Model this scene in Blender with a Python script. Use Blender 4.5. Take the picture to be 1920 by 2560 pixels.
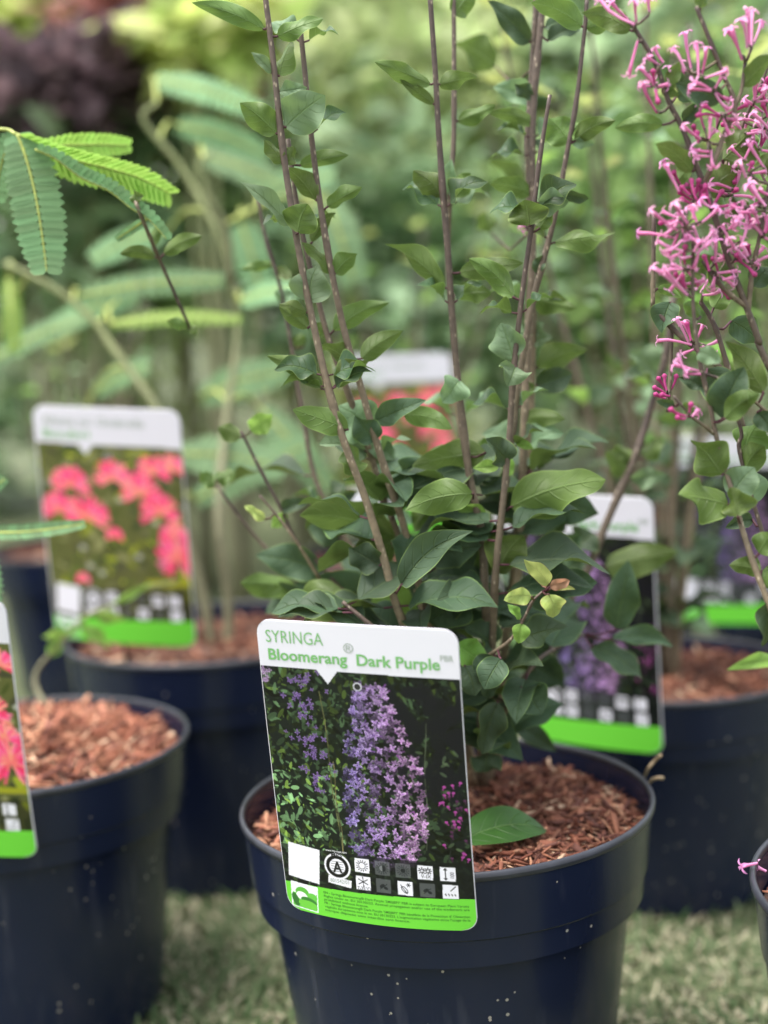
import bpy, math, random
import numpy as np
from mathutils import Vector, Matrix, noise
R_ = math.radians
random.seed(7)
rng = np.random.default_rng(7)
sc = bpy.context.scene
for o in list(bpy.data.objects):
    bpy.data.objects.remove(o)

# ------------------------------------------------------------------ camera
CAM = Vector((-.0303, -.8986, .527)); PITCH = R_(7.5); ROLL = R_(3.1)
F_ = Vector((0, math.cos(PITCH), -math.sin(PITCH)))
r0 = Vector((1, 0, 0)); u0 = r0.cross(F_)
RT = r0 * math.cos(ROLL) - u0 * math.sin(ROLL)
UP = u0 * math.cos(ROLL) + r0 * math.sin(ROLL)
cd = bpy.data.cameras.new('camera'); cam = bpy.data.objects.new('camera', cd)
sc.collection.objects.link(cam)
cd.sensor_fit = 'VERTICAL'; cd.sensor_height = 36; cd.sensor_width = 27; cd.lens = 50
cd.clip_start = .02; cd.clip_end = 200
M3 = Matrix((RT, UP, -F_)).transposed()
cam.matrix_world = Matrix.Translation(CAM) @ M3.to_4x4()
cd.dof.use_dof = True; cd.dof.focus_distance = .805; cd.dof.aperture_fstop = 3.0
sc.camera = cam
FP = 3555.5                       # focal length in photograph pixels (1920 x 2560)

# ------------------------------------------------------------------ sky, sun, exposure
w = bpy.data.worlds.new('World'); sc.world = w; w.use_nodes = True
nt = w.node_tree; bg = nt.nodes['Background']
sky = nt.nodes.new('ShaderNodeTexSky'); sky.sky_type = 'NISHITA'; sky.sun_disc = False
SUN_EL, SUN_AZ = R_(72), R_(250)
sky.sun_elevation = SUN_EL; sky.sun_rotation = SUN_AZ
sky.air_density = 1.6; sky.dust_density = 4.0; sky.ozone_density = 1.0
hs = nt.nodes.new('ShaderNodeHueSaturation'); hs.inputs['Saturation'].default_value = .35
nt.links.new(sky.outputs[0], hs.inputs['Color']); nt.links.new(hs.outputs[0], bg.inputs[0])
bg.inputs[1].default_value = .13
sl = bpy.data.lights.new('sun', 'SUN'); sl.energy = 1.5; sl.angle = R_(30); sl.color = (1, .96, .9)
so = bpy.data.objects.new('sun', sl); sc.collection.objects.link(so)
sd = Vector((math.sin(SUN_AZ) * math.cos(SUN_EL), math.cos(SUN_AZ) * math.cos(SUN_EL), math.sin(SUN_EL)))
so.rotation_euler = (-sd).to_track_quat('-Z', 'Y').to_euler()
sc.view_settings.view_transform = 'Standard'; sc.view_settings.look = 'None'
sc.view_settings.exposure = 1.72; sc.view_settings.gamma = 1
sc.render.engine = 'CYCLES'
sc.cycles.max_bounces = 8; sc.cycles.transparent_max_bounces = 4
sc.cycles.use_denoising = True

# ------------------------------------------------------------------ measuring helpers
FR = {'A': (480, 0, 2.572), 'B': (960, 0, 2.836), 'C': (560, 840, 2.4397), 'D': (1040, 800, 2.4576),
      'E': (1480, 0, 1.8433), 'F': (0, 300, 2.592), 'G': (1100, 1700, 2.765), 'H': (1300, 1100, 1.515),
      'Z': (0, 0, .8641), 'S': (0, 0, 1.0)}
def px(f, x, y):
    a = FR[f]; return (a[0] + x / a[2], a[1] + y / a[2])
def ray(u, v):
    return F_ + RT * ((u - 960) / FP) + UP * ((1280 - v) / FP)
def at(u, v, y):                  # point of the place at depth y (world metres)
    d = ray(u, v); return CAM + d * ((y - CAM.y) / d.y)
def onz(u, v, z):
    d = ray(u, v); return CAM + d * ((z - CAM.z) / d.z)
def proj(p):
    d = p - CAM; z = d.dot(F_)
    return (960 + FP * d.dot(RT) / z, 1280 - FP * d.dot(UP) / z)
def s2l(c):
    return tuple(((x / 12.92) if x <= .04045 else ((x + .055) / 1.055) ** 2.4) for x in c)

# ------------------------------------------------------------------ scene helpers
COL = sc.collection
def link(o, parent=None):
    COL.objects.link(o)
    if parent is not None: o.parent = parent
    return o
def tag(o, label=None, cat=None, group=None, kind=None):
    if label: o['label'] = label
    if cat: o['category'] = cat
    if group: o['group'] = group
    if kind: o['kind'] = kind
    return o
def thing(name, loc, label, cat, group=None):
    o = bpy.data.objects.new(name, None); o.location = loc; o.empty_display_size = .02
    link(o); return tag(o, label, cat, group)
def org(o):
    return Vector(o.location) if o is not None else Vector((0, 0, 0))
class MB:
    def __init__(s): s.v = []; s.f = []; s.uv = []; s.c = []
    def add(s, vs, fs, uvs=None, col=None):
        k = len(s.v); s.v += [tuple(p) for p in vs]; s.f += [tuple(i + k for i in f) for f in fs]
        s.uv += list(uvs) if uvs else [(0, 0)] * len(vs)
        s.c += [col or (1, 1, 1)] * len(vs)
    def mesh(s, name, mat, smooth=True, uv=True, col=False, off=None):
        me = bpy.data.meshes.new(name)
        vs = s.v if off is None else [(a[0] - off[0], a[1] - off[1], a[2] - off[2]) for a in s.v]
        me.from_pydata(vs, [], s.f)
        if uv:
            lay = me.uv_layers.new(name='UVMap')
            idx = np.empty(len(me.loops), np.int32); me.loops.foreach_get('vertex_index', idx)
            lay.data.foreach_set('uv', np.array(s.uv, np.float32)[idx].ravel())
        if col:
            a = me.color_attributes.new('tint', 'FLOAT_COLOR', 'POINT')
            cc = np.ones((len(s.v), 4), np.float32); cc[:, :3] = np.array(s.c, np.float32)
            a.data.foreach_set('color', cc.ravel())
        if smooth: me.polygons.foreach_set('use_smooth', np.ones(len(me.polygons), bool))
        if mat: me.materials.append(mat)
        return me
    def obj(s, name, mat, parent=None, **k):
        off = None; p = parent
        while p is not None: off = (off or Vector((0, 0, 0))) + Vector(p.location); p = p.parent
        return link(bpy.data.objects.new(name, s.mesh(name, mat, off=off, **k)), parent)
def npmesh(name, V, Fq, mat, col=None, smooth=False, uv=None):
    me = bpy.data.meshes.new(name)
    n, m, k = len(V), len(Fq), Fq.shape[1]
    me.vertices.add(n); me.vertices.foreach_set('co', np.asarray(V, np.float32).ravel())
    me.loops.add(m * k); me.loops.foreach_set('vertex_index', np.asarray(Fq, np.int32).ravel())
    me.polygons.add(m); me.polygons.foreach_set('loop_start', np.arange(0, m * k, k, dtype=np.int32))
    me.polygons.foreach_set('loop_total', np.full(m, k, np.int32))
    if smooth: me.polygons.foreach_set('use_smooth', np.ones(m, bool))
    me.update(calc_edges=True)
    if col is not None:
        dom = 'POINT' if len(col) == n else 'FACE'
        a = me.attributes.new('tint', 'FLOAT_COLOR', dom)
        cc = np.ones((len(col), 4), np.float32); cc[:, :3] = col
        a.data.foreach_set('color', cc.ravel())
    if mat: me.materials.append(mat)
    return me
def spline(pts, n=6):
    P = [Vector(p) for p in pts]; out = []
    Q = [P[0] * 2 - P[1]] + P + [P[-1] * 2 - P[-2]]
    for i in range(1, len(Q) - 2):
        a, b, c, d = Q[i - 1:i + 3]
        for k in range(n):
            t = k / n
            out.append(.5 * ((2 * b) + (c - a) * t + (2 * a - 5 * b + 4 * c - d) * t * t + (3 * b - a - 3 * c + d) * t ** 3))
    out.append(P[-1]); return out
def tube(mb, P, r, sides=8, col=None, cap=True):
    n = len(P); vs = []; uvs = []; fs = []
    T0 = (P[1] - P[0]).normalized(); N = T0.orthogonal().normalized(); L = 0; tot = sum((P[i + 1] - P[i]).length for i in range(n - 1))
    for i in range(n):
        T = (P[min(i + 1, n - 1)] - P[max(i - 1, 0)]).normalized()
        N = (N - T * N.dot(T)).normalized(); B = T.cross(N)
        if i: L += (P[i] - P[i - 1]).length
        rr = r(L / tot) if callable(r) else r
        for k in range(sides):
            a = 2 * math.pi * k / sides
            vs.append(P[i] + (N * math.cos(a) + B * math.sin(a)) * rr); uvs.append((L / tot, k / sides))
    for i in range(n - 1):
        for k in range(sides):
            a, b = i * sides + k, i * sides + (k + 1) % sides
            fs.append((a, b, b + sides, a + sides))
    if cap: fs.append(tuple(range((n - 1) * sides, n * sides))); fs.append(tuple(range(sides - 1, -1, -1)))
    mb.add(vs, fs, uvs, col)
def lathe(prof, n=96):
    vs = []; fs = []
    for (r, z) in prof:
        for k in range(n):
            a = 2 * math.pi * k / n; vs.append((r * math.cos(a), r * math.sin(a), z))
    for i in range(len(prof) - 1):
        for k in range(n):
            a, b = i * n + k, i * n + (k + 1) % n
            fs.append((a, b, b + n, a + n))
    return vs, fs

# ------------------------------------------------------------------ materials
def newmat(name):
    m = bpy.data.materials.new(name); m.use_nodes = True
    return m, m.node_tree, m.node_tree.nodes['Principled BSDF']
def N(nt, t, **kw):
    n = nt.nodes.new(t)
    for k, v in kw.items():
        if k in n.inputs: n.inputs[k].default_value = v
        else: setattr(n, k, v)
    return n
def mth(nt, op, a, b=None, c=None, clamp=False):
    n = nt.nodes.new('ShaderNodeMath'); n.operation = op; n.use_clamp = clamp
    for i, x in enumerate((a, b, c)):
        if x is None: continue
        if isinstance(x, (int, float)): n.inputs[i].default_value = x
        else: nt.links.new(x, n.inputs[i])
    return n.outputs[0]
def mixc(nt, f, a, b, mode='MIX'):
    n = nt.nodes.new('ShaderNodeMix'); n.data_type = 'RGBA'; n.blend_type = mode
    for i, x in ((0, f), (6, a), (7, b)):
        if isinstance(x, (int, float)): n.inputs[i].default_value = x
        elif isinstance(x, tuple): n.inputs[i].default_value = (*x[:3], 1)
        else: nt.links.new(x, n.inputs[i])
    return n.outputs[2]
def ramp(nt, f, stops):
    n = nt.nodes.new('ShaderNodeValToRGB'); el = n.color_ramp.elements
    while len(el) < len(stops): el.new(.5)
    for e, (p, c) in zip(el, stops): e.position = p; e.color = (*c, 1) if len(c) == 3 else c
    nt.links.new(f, n.inputs[0]); return n.outputs[0]

def leaf_mat(name, up, under, margin, vein=.5, trans=.35, rough=.5, spec=.35, bumps=.5):
    m, nt, b = newmat(name)
    uv = N(nt, 'ShaderNodeUVMap', uv_map='UVMap'); sp = N(nt, 'ShaderNodeSeparateXYZ'); nt.links.new(uv.outputs[0], sp.inputs[0])
    t, s = sp.outputs[0], sp.outputs[1]
    d = mth(nt, 'MULTIPLY', mth(nt, 'ABSOLUTE', mth(nt, 'SUBTRACT', s, .5)), 2)
    mid = mth(nt, 'SUBTRACT', 1, mth(nt, 'MULTIPLY', d, 14), clamp=True)
    ph = mth(nt, 'SUBTRACT', mth(nt, 'MULTIPLY', t, 6.0), mth(nt, 'MULTIPLY', mth(nt, 'POWER', d, 1.4), 1.5))
    tri = mth(nt, 'ABSOLUTE', mth(nt, 'SUBTRACT', mth(nt, 'FRACT', ph), .5))
    sv = mth(nt, 'SUBTRACT', 1, mth(nt, 'MULTIPLY', tri, 13), clamp=True)
    sv = mth(nt, 'MULTIPLY', sv, mth(nt, 'SUBTRACT', 1.0, d, clamp=True))
    ve = mth(nt, 'MAXIMUM', mid, mth(nt, 'MULTIPLY', sv, .75))
    on = mth(nt, 'GREATER_THAN', t, .002)
    ve = mth(nt, 'MULTIPLY', ve, on)
    geo = N(nt, 'ShaderNodeNewGeometry'); oi = N(nt, 'ShaderNodeObjectInfo'); tc = N(nt, 'ShaderNodeTexCoord')
    nz = N(nt, 'ShaderNodeTexNoise', Scale=60.0, Detail=3.0); nt.links.new(tc.outputs['Object'], nz.inputs[0])
    base = mixc(nt, geo.outputs['Backfacing'], up, under)
    base = mixc(nt, mth(nt, 'MULTIPLY', ve, vein), base, tuple(min(1, x * 2.0 + .05) for x in under))
    edge = mth(nt, 'MULTIPLY', mth(nt, 'MULTIPLY', mth(nt, 'SUBTRACT', d, .93, clamp=True), 14, clamp=True), on)
    base = mixc(nt, mth(nt, 'MULTIPLY', edge, .8), base, margin)
    var = mth(nt, 'ADD', mth(nt, 'MULTIPLY', oi.outputs['Random'], .5), mth(nt, 'ADD', mth(nt, 'MULTIPLY', nz.outputs[0], .7), .4))
    h = N(nt, 'ShaderNodeHueSaturation'); nt.links.new(base, h.inputs['Color']); nt.links.new(var, h.inputs['Value'])
    nt.links.new(mth(nt, 'ADD', .485, mth(nt, 'MULTIPLY', oi.outputs['Random'], .03)), h.inputs['Hue'])
    pet = mixc(nt, on, (.10, .035, .05), h.outputs[0])
    nt.links.new(pet, b.inputs['Base Color']); b.inputs['Roughness'].default_value = rough
    b.inputs['Specular IOR Level'].default_value = spec
    bp = N(nt, 'ShaderNodeBump', Strength=min(1, bumps * 1.7), Distance=.0016)
    hb = mth(nt, 'ADD', mth(nt, 'MULTIPLY', ve, -.6), mth(nt, 'MULTIPLY', nz.outputs[0], .5))
    nt.links.new(hb, bp.inputs['Height']); nt.links.new(bp.outputs[0], b.inputs['Normal'])
    tr = N(nt, 'ShaderNodeBsdfTranslucent')
    tcol = mixc(nt, .6, pet, tuple(min(1, x * 1.9) for x in under))
    nt.links.new(tcol, tr.inputs[0])
    mx = N(nt, 'ShaderNodeMixShader'); mx.inputs[0].default_value = trans
    nt.links.new(b.outputs[0], mx.inputs[1]); nt.links.new(tr.outputs[0], mx.inputs[2])
    nt.links.new(mx.outputs[0], nt.nodes['Material Output'].inputs[0])
    return m
MAT = {}
MAT['d'] = leaf_mat('lilac_leaf', (.048, .084, .044), (.105, .16, .04), (.21, .31, .085), vein=.24, trans=.14, rough=.6, spec=.28)
MAT['u'] = leaf_mat('lilac_leaf_upright', (.045, .085, .038), (.095, .150, .034), (.27, .38, .10), vein=.6, trans=.28)
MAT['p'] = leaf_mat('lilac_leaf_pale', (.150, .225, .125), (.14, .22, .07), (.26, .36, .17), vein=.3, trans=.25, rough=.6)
MAT['f'] = leaf_mat('lilac_leaf_fresh', (.17, .32, .055), (.22, .36, .08), (.34, .44, .14), vein=.35, trans=.4)
MAT['s'] = leaf_mat('lilac_sprout_leaf', (.28, .34, .09), (.32, .36, .12), (.26, .09, .07), vein=.3, trans=.4)
MAT['r'] = leaf_mat('lilac_sprout_bud_leaf', (.30, .16, .10), (.32, .16, .10), (.25, .06, .06), vein=.3, trans=.4)
MAT['alb'] = leaf_mat('albizia_leaflet', (.125, .225, .125), (.16, .28, .13), (.16, .28, .12), vein=.12, trans=.3, rough=.6, bumps=.2)
MAT['alb_lit'] = leaf_mat('albizia_leaflet_backlit', (.19, .33, .055), (.22, .37, .07), (.30, .45, .09), vein=.12, trans=.45, rough=.6, bumps=.2)  # yellow-green glow of light from behind is put into this leaflet colour
MAT['fall'] = leaf_mat('fallen_leaf', (.026, .095, .014), (.07, .15, .03), (.05, .14, .03), vein=.4, trans=.12, rough=.42, spec=.35)

def stem_mat(name, young, old, speck, spv=.6):
    m, nt, b = newmat(name)
    uv = N(nt, 'ShaderNodeUVMap', uv_map='UVMap'); sp = N(nt, 'ShaderNodeSeparateXYZ'); nt.links.new(uv.outputs[0], sp.inputs[0])
    tc = N(nt, 'ShaderNodeTexCoord')
    nz = N(nt, 'ShaderNodeTexNoise', Scale=220.0, Detail=4.0); nt.links.new(tc.outputs['Object'], nz.inputs[0])
    c = mixc(nt, ramp(nt, sp.outputs[0], [(.3, (0, 0, 0)), (.8, (1, 1, 1))]), old, young)
    mp = N(nt, 'ShaderNodeMapping'); mp.inputs['Scale'].default_value = (1, 1, .45); nt.links.new(tc.outputs['Object'], mp.inputs[0])
    vo = N(nt, 'ShaderNodeTexVoronoi', Scale=330.0); nt.links.new(mp.outputs[0], vo.inputs[0])
    dots = ramp(nt, vo.outputs['Distance'], [(.14, (1, 1, 1)), (.24, (0, 0, 0))])
    c = mixc(nt, mth(nt, 'MULTIPLY', dots, spv), c, speck)
    c = mixc(nt, .55, c, ramp(nt, nz.outputs[0], [(.3, (.25, .25, .25)), (.7, (1, 1, 1))]), 'MULTIPLY')
    nt.links.new(c, b.inputs['Base Color']); b.inputs['Roughness'].default_value = .65
    bp = N(nt, 'ShaderNodeBump', Strength=.5, Distance=.0006); nt.links.new(nz.outputs[0], bp.inputs['Height']); nt.links.new(bp.outputs[0], b.inputs['Normal'])
    return m
MAT['stem'] = stem_mat('lilac_bark', (.125, .088, .068), (.29, .225, .14), (.60, .50, .36))
MAT['stemd'] = stem_mat('lilac_bark_dark', (.085, .056, .046), (.17, .13, .085), (.50, .41, .30))
MAT['astem'] = stem_mat('albizia_bark', (.24, .27, .11), (.25, .24, .14), (.4, .36, .2), .3)
MAT['rachis'] = stem_mat('albizia_rachis', (.42, .48, .12), (.42, .48, .12), (.5, .55, .2), .2)

def plain(name, col, rough=.5, noise_=.2, scale=40, bump=0, spec=.5, trans=0):
    m, nt, b = newmat(name)
    tc = N(nt, 'ShaderNodeTexCoord'); nz = N(nt, 'ShaderNodeTexNoise', Scale=float(scale), Detail=5.0)
    nt.links.new(tc.outputs['Object'], nz.inputs[0])
    lo = tuple(x * (1 - noise_) for x in col); hi = tuple(min(1, x * (1 + noise_)) for x in col)
    nt.links.new(ramp(nt, nz.outputs[0], [(.3, lo), (.7, hi)]), b.inputs['Base Color'])
    b.inputs['Roughness'].default_value = rough; b.inputs['Specular IOR Level'].default_value = spec
    if bump:
        bp = N(nt, 'ShaderNodeBump', Strength=bump, Distance=.001); nt.links.new(nz.outputs[0], bp.inputs['Height']); nt.links.new(bp.outputs[0], b.inputs['Normal'])
    return m
def tinted(name, rough=.6, spec=.3, trans=0, grain=0, mul=(1, 1, 1)):
    m, nt, b = newmat(name)
    a = N(nt, 'ShaderNodeAttribute', attribute_name='tint'); c = a.outputs['Color']
    if grain:
        tc = N(nt, 'ShaderNodeTexCoord'); nz = N(nt, 'ShaderNodeTexNoise', Scale=float(grain), Detail=4.0); nt.links.new(tc.outputs['Object'], nz.inputs[0])
        c = mixc(nt, .8, c, ramp(nt, nz.outputs[0], [(.3, (.55, .5, .45)), (.7, (1, 1, 1))]), 'MULTIPLY')
    nt.links.new(c, b.inputs['Base Color']); b.inputs['Roughness'].default_value = rough; b.inputs['Specular IOR Level'].default_value = spec
    if trans:
        tr = N(nt, 'ShaderNodeBsdfTranslucent'); nt.links.new(c, tr.inputs[0])
        mx = N(nt, 'ShaderNodeMixShader'); mx.inputs[0].default_value = trans
        nt.links.new(b.outputs[0], mx.inputs[1]); nt.links.new(tr.outputs[0], mx.inputs[2]); nt.links.new(mx.outputs[0], nt.nodes['Material Output'].inputs[0])
    return m
MAT['chip'] = tinted('bark_chip', .8, .2, grain=260)
MAT['print'] = tinted('label_print', .38, .35)
MAT['bush'] = tinted('shrub_foliage', .5, .35, trans=.55)
MAT['turf'] = tinted('turf_fibre', .7, .2, trans=.25)
MAT['pink'] = tinted('lilac_petal', .5, .3, trans=.35)
MAT['card'] = plain('label_card', (.70, .68, .755), .35, .02, 12)
MAT['ink'] = plain('label_green_ink', (.17, .42, .14), .45, .08, 300)
MAT['inkg'] = plain('label_grey_ink', (.30, .36, .30), .45, .05, 300)
MAT['inkd'] = plain('label_fine_ink', (.05, .17, .03), .5, .1, 300)
MAT['black'] = plain('label_black_ink', (.02, .02, .02), .5, .1, 300)
MAT['white'] = plain('label_white_ink', (.80, .79, .83), .4, .02, 100)
MAT['soil'] = plain('mulch_bed', (.085, .042, .028), .9, .5, 120, .8)
MAT['twig'] = plain('dry_twig', (.34, .25, .15), .8, .3, 300, .4)
def pot_mat():
    m, nt, b = newmat('pot_plastic')
    tc = N(nt, 'ShaderNodeTexCoord')
    nz = N(nt, 'ShaderNodeTexNoise', Scale=9.0, Detail=6.0); nt.links.new(tc.outputs['Object'], nz.inputs[0])
    c = ramp(nt, nz.outputs[0], [(.3, (.0075, .0115, .030)), (.75, (.012, .017, .040))])
    vo = N(nt, 'ShaderNodeTexVoronoi', Scale=190.0); nt.links.new(tc.outputs['Object'], vo.inputs[0])
    rnd = N(nt, 'ShaderNodeSeparateColor'); nt.links.new(vo.outputs['Color'], rnd.inputs[0])
    size = mth(nt, 'MULTIPLY', mth(nt, 'SUBTRACT', rnd.outputs[0], .72, clamp=True), .8)
    sp = mth(nt, 'LESS_THAN', vo.outputs['Distance'], size)
    big = N(nt, 'ShaderNodeTexNoise', Scale=14.0, Detail=1.0); nt.links.new(tc.outputs['Object'], big.inputs[0])
    sp = mth(nt, 'MULTIPLY', sp, mth(nt, 'GREATER_THAN', big.outputs[0], .47))
    c = mixc(nt, mth(nt, 'MULTIPLY', sp, .75), c, (.42, .38, .32))
    mp = N(nt, 'ShaderNodeMapping'); mp.inputs['Scale'].default_value = (1, 1, .12); mp.inputs['Rotation'].default_value = (.2, .3, 0); nt.links.new(tc.outputs['Object'], mp.inputs[0])
    sn = N(nt, 'ShaderNodeTexNoise', Scale=60.0, Detail=3.0); nt.links.new(mp.outputs[0], sn.inputs[0])
    scr = ramp(nt, sn.outputs[0], [(.60, (0, 0, 0)), (.72, (1, 1, 1))])
    c = mixc(nt, mth(nt, 'MULTIPLY', scr, .06), c, (.3, .3, .34))
    nt.links.new(c, b.inputs['Base Color'])
    nt.links.new(mth(nt, 'ADD', .15, mth(nt, 'MULTIPLY', nz.outputs[0], .12)), b.inputs['Roughness'])
    b.inputs['Specular IOR Level'].default_value = .4
    fine = N(nt, 'ShaderNodeTexNoise', Scale=350.0, Detail=2.0); nt.links.new(tc.outputs['Object'], fine.inputs[0])
    bp = N(nt, 'ShaderNodeBump', Strength=.08, Distance=.0006); nt.links.new(fine.outputs[0], bp.inputs['Height']); nt.links.new(bp.outputs[0], b.inputs['Normal'])
    return m
MAT['pot'] = pot_mat()
MAT['rim'] = plain('pot_rim_worn', (.028, .030, .040), .38, .35, 60)

# ------------------------------------------------------------------ ground
gm, nt, b = newmat('turf_ground')
tc = N(nt, 'ShaderNodeTexCoord'); n1 = N(nt, 'ShaderNodeTexNoise', Scale=260.0, Detail=4.0); n2 = N(nt, 'ShaderNodeTexNoise', Scale=5.0, Detail=3.0)
nt.links.new(tc.outputs['Object'], n1.inputs[0]); nt.links.new(tc.outputs['Object'], n2.inputs[0])
c = ramp(nt, n1.outputs[0], [(.3, (.035, .055, .025)), (.55, (.09, .11, .045)), (.75, (.21, .19, .10))])
c = mixc(nt, .5, c, ramp(nt, n2.outputs[0], [(.3, (.6, .6, .6)), (.7, (1, 1, 1))]), 'MULTIPLY')
nt.links.new(c, b.inputs['Base Color']); b.inputs['Roughness'].default_value = .9
g = MB(); g.add([(-60, -60, 0), (60, -60, 0), (60, 60, 0), (-60, 60, 0)], [(0, 1, 2, 3)])
tag(g.obj('ground', gm), kind='structure')
def turf():
    n = 70000
    x = rng.uniform(-.75, .85, n); y = rng.uniform(-.62, 1.1, n)
    a = rng.uniform(0, 2 * np.pi, n); h = rng.uniform(.006, .017, n); l = rng.uniform(.003, .014, n); wd = rng.uniform(.0009, .0022, n)
    tan = rng.random(n) < (.30 + .35 * (np.sin(x * 37 + 3 * np.sin(y * 21)) * np.cos(y * 43 + 2 * np.sin(x * 17)) * .5 + .5))
    h = np.where(tan, h * .55, h)
    dx, dy = np.cos(a), np.sin(a)
    V = np.zeros((n, 6, 3))
    for k, (t, ww) in enumerate(((0, 1), (.55, .9), (1, .35))):
        cx = x + dx * l * t * t; cy = y + dy * l * t * t; z = h * t * (1 - .15 * t)
        V[:, 2 * k] = np.stack([cx - dy * wd * ww, cy + dx * wd * ww, z], 1)
        V[:, 2 * k + 1] = np.stack([cx + dy * wd * ww, cy - dx * wd * ww, z], 1)
    base = np.arange(n)[:, None] * 6
    Fq = np.concatenate([base + np.array([0, 1, 3, 2]), base + np.array([2, 3, 5, 4])])
    g1 = np.array((.06, .115, .04)); g2 = np.array((.17, .21, .11)); t1 = np.array((.50, .46, .32))
    m = rng.random((n, 1)); c = g1 * (1 - m) + g2 * m; c[tan] = t1 * rng.uniform(.6, 1.1, (tan.sum(), 1))
    me = npmesh('artificial_turf', V.reshape(-1, 3), Fq, MAT['turf'], np.repeat(c, 6, 0))
    tag(link(bpy.data.objects.new('artificial_turf', me)), 'short artificial turf of green and straw coloured fibres under the pots', 'turf', kind='stuff')
turf()

# ------------------------------------------------------------------ pots and mulch
PR, PH = .135, .22
def pot_meshes():
    body = [(0, .0), (.094, 0), (.098, .004), (.1195, .1725), (.1195, .1755), (.1285, .1765), (.1298, .178), (.1328, .212), (.1333, .2145),
            (.1316, .2145), (.1282, .178), (.1265, .16), (0, .158)]
    v, f = lathe(body); mb = MB(); mb.add(v, f); m1 = mb.mesh('pot_wall', MAT['pot'], uv=False); m1.set_sharp_from_angle(angle=R_(30))
    cr, cz = .1332, .2165; rp = [(cr + .0018 * math.cos(a), cz + .0030 * math.sin(a)) for a in [math.pi * 2 * k / 12 for k in range(13)]]
    v, f = lathe(rp); mb = MB(); mb.add(v, f); m2 = mb.mesh('pot_rim', MAT['rim'], uv=False)
    return m1, m2
PM = pot_meshes()
bpy_mod = PM[0]
e = None
PS = {'bl': 1.08, 'right': .93}
def pot(x, y, label, scale=1.0, rot=0):
    t = thing('plant_pot', (x, y, 0), label, 'pot', 'dark plastic nursery pots'); t.scale = (scale,) * 3; t.rotation_euler.z = rot
    o = link(bpy.data.objects.new('wall', PM[0]), t); link(bpy.data.objects.new('rim', PM[1]), t)
    return t
CHIPC = np.array([(.22, .085, .052), (.16, .058, .038), (.29, .125, .078), (.085, .034, .026), (.19, .085, .056), (.38, .20, .125), (.14, .06, .046), (.25, .10, .065)])
def chip_arrays(n, fx, lo, hi, seed, pale=.04, flat=.35, palette=None, thin=1.0):
    r = np.random.default_rng(seed)
    P = fx(r, n); L = lo + (hi - lo) * r.random(n) ** 2.2; W = L * r.uniform(.12, .38, n) * thin; T = np.minimum(W * .5, .0022) * r.uniform(.5, 1, n)
    rad_ = np.hypot(P[:, 0], P[:, 1]); lim = np.maximum(.02, .1285 - L * .5); k_ = np.minimum(1, lim / np.maximum(rad_, 1e-6)); P[:, :2] *= k_[:, None]
    yaw = r.uniform(0, 2 * np.pi, n); tilt = r.normal(0, flat, n); rl = r.uniform(-.9, .9, n)
    a = np.stack([np.cos(yaw) * np.cos(tilt), np.sin(yaw) * np.cos(tilt), np.sin(tilt)], 1)
    s = np.stack([-np.sin(yaw), np.cos(yaw), np.zeros(n)], 1); u = np.cross(a, s)
    s2 = s * np.cos(rl)[:, None] + u * np.sin(rl)[:, None]; u2 = np.cross(a, s2)
    V = np.zeros((n, 8, 3)); tp = r.uniform(.25, 1, (n, 2)); sk = r.uniform(-.4, .4, n)
    i = 0
    for xx in (-.5, .5):
        for yy in (-.5, .5):
            for zz in (-.5, .5):
                k = tp[:, 0] if xx < 0 else tp[:, 1]
                V[:, i] = P + a * (L * (xx + sk * yy * .4))[:, None] + s2 * (W * yy * k)[:, None] + u2 * (T * zz)[:, None]; i += 1
    q = np.array([(0, 1, 3, 2), (4, 6, 7, 5), (0, 4, 5, 1), (2, 3, 7, 6), (0, 2, 6, 4), (1, 5, 7, 3)])
    Fq = (np.arange(n)[:, None, None] * 8 + q).reshape(-1, 4)
    c = (CHIPC if palette is None else palette)[r.integers(0, 8, n)] * r.uniform(.65, 1.25, (n, 1))
    pl = r.random(n) < pale; c[pl] = np.array((.60, .42, .29)) * r.uniform(.8, 1.1, (pl.sum(), 1))
    return V, Fq, c
def mound(r, x, y, amp, ph):
    d = np.hypot(x, y) / .127
    return .2005 + amp * (1 - d ** 2) + .003 * np.sin(x * 60 + ph) * np.cos(y * 55 + ph * 2)
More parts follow.
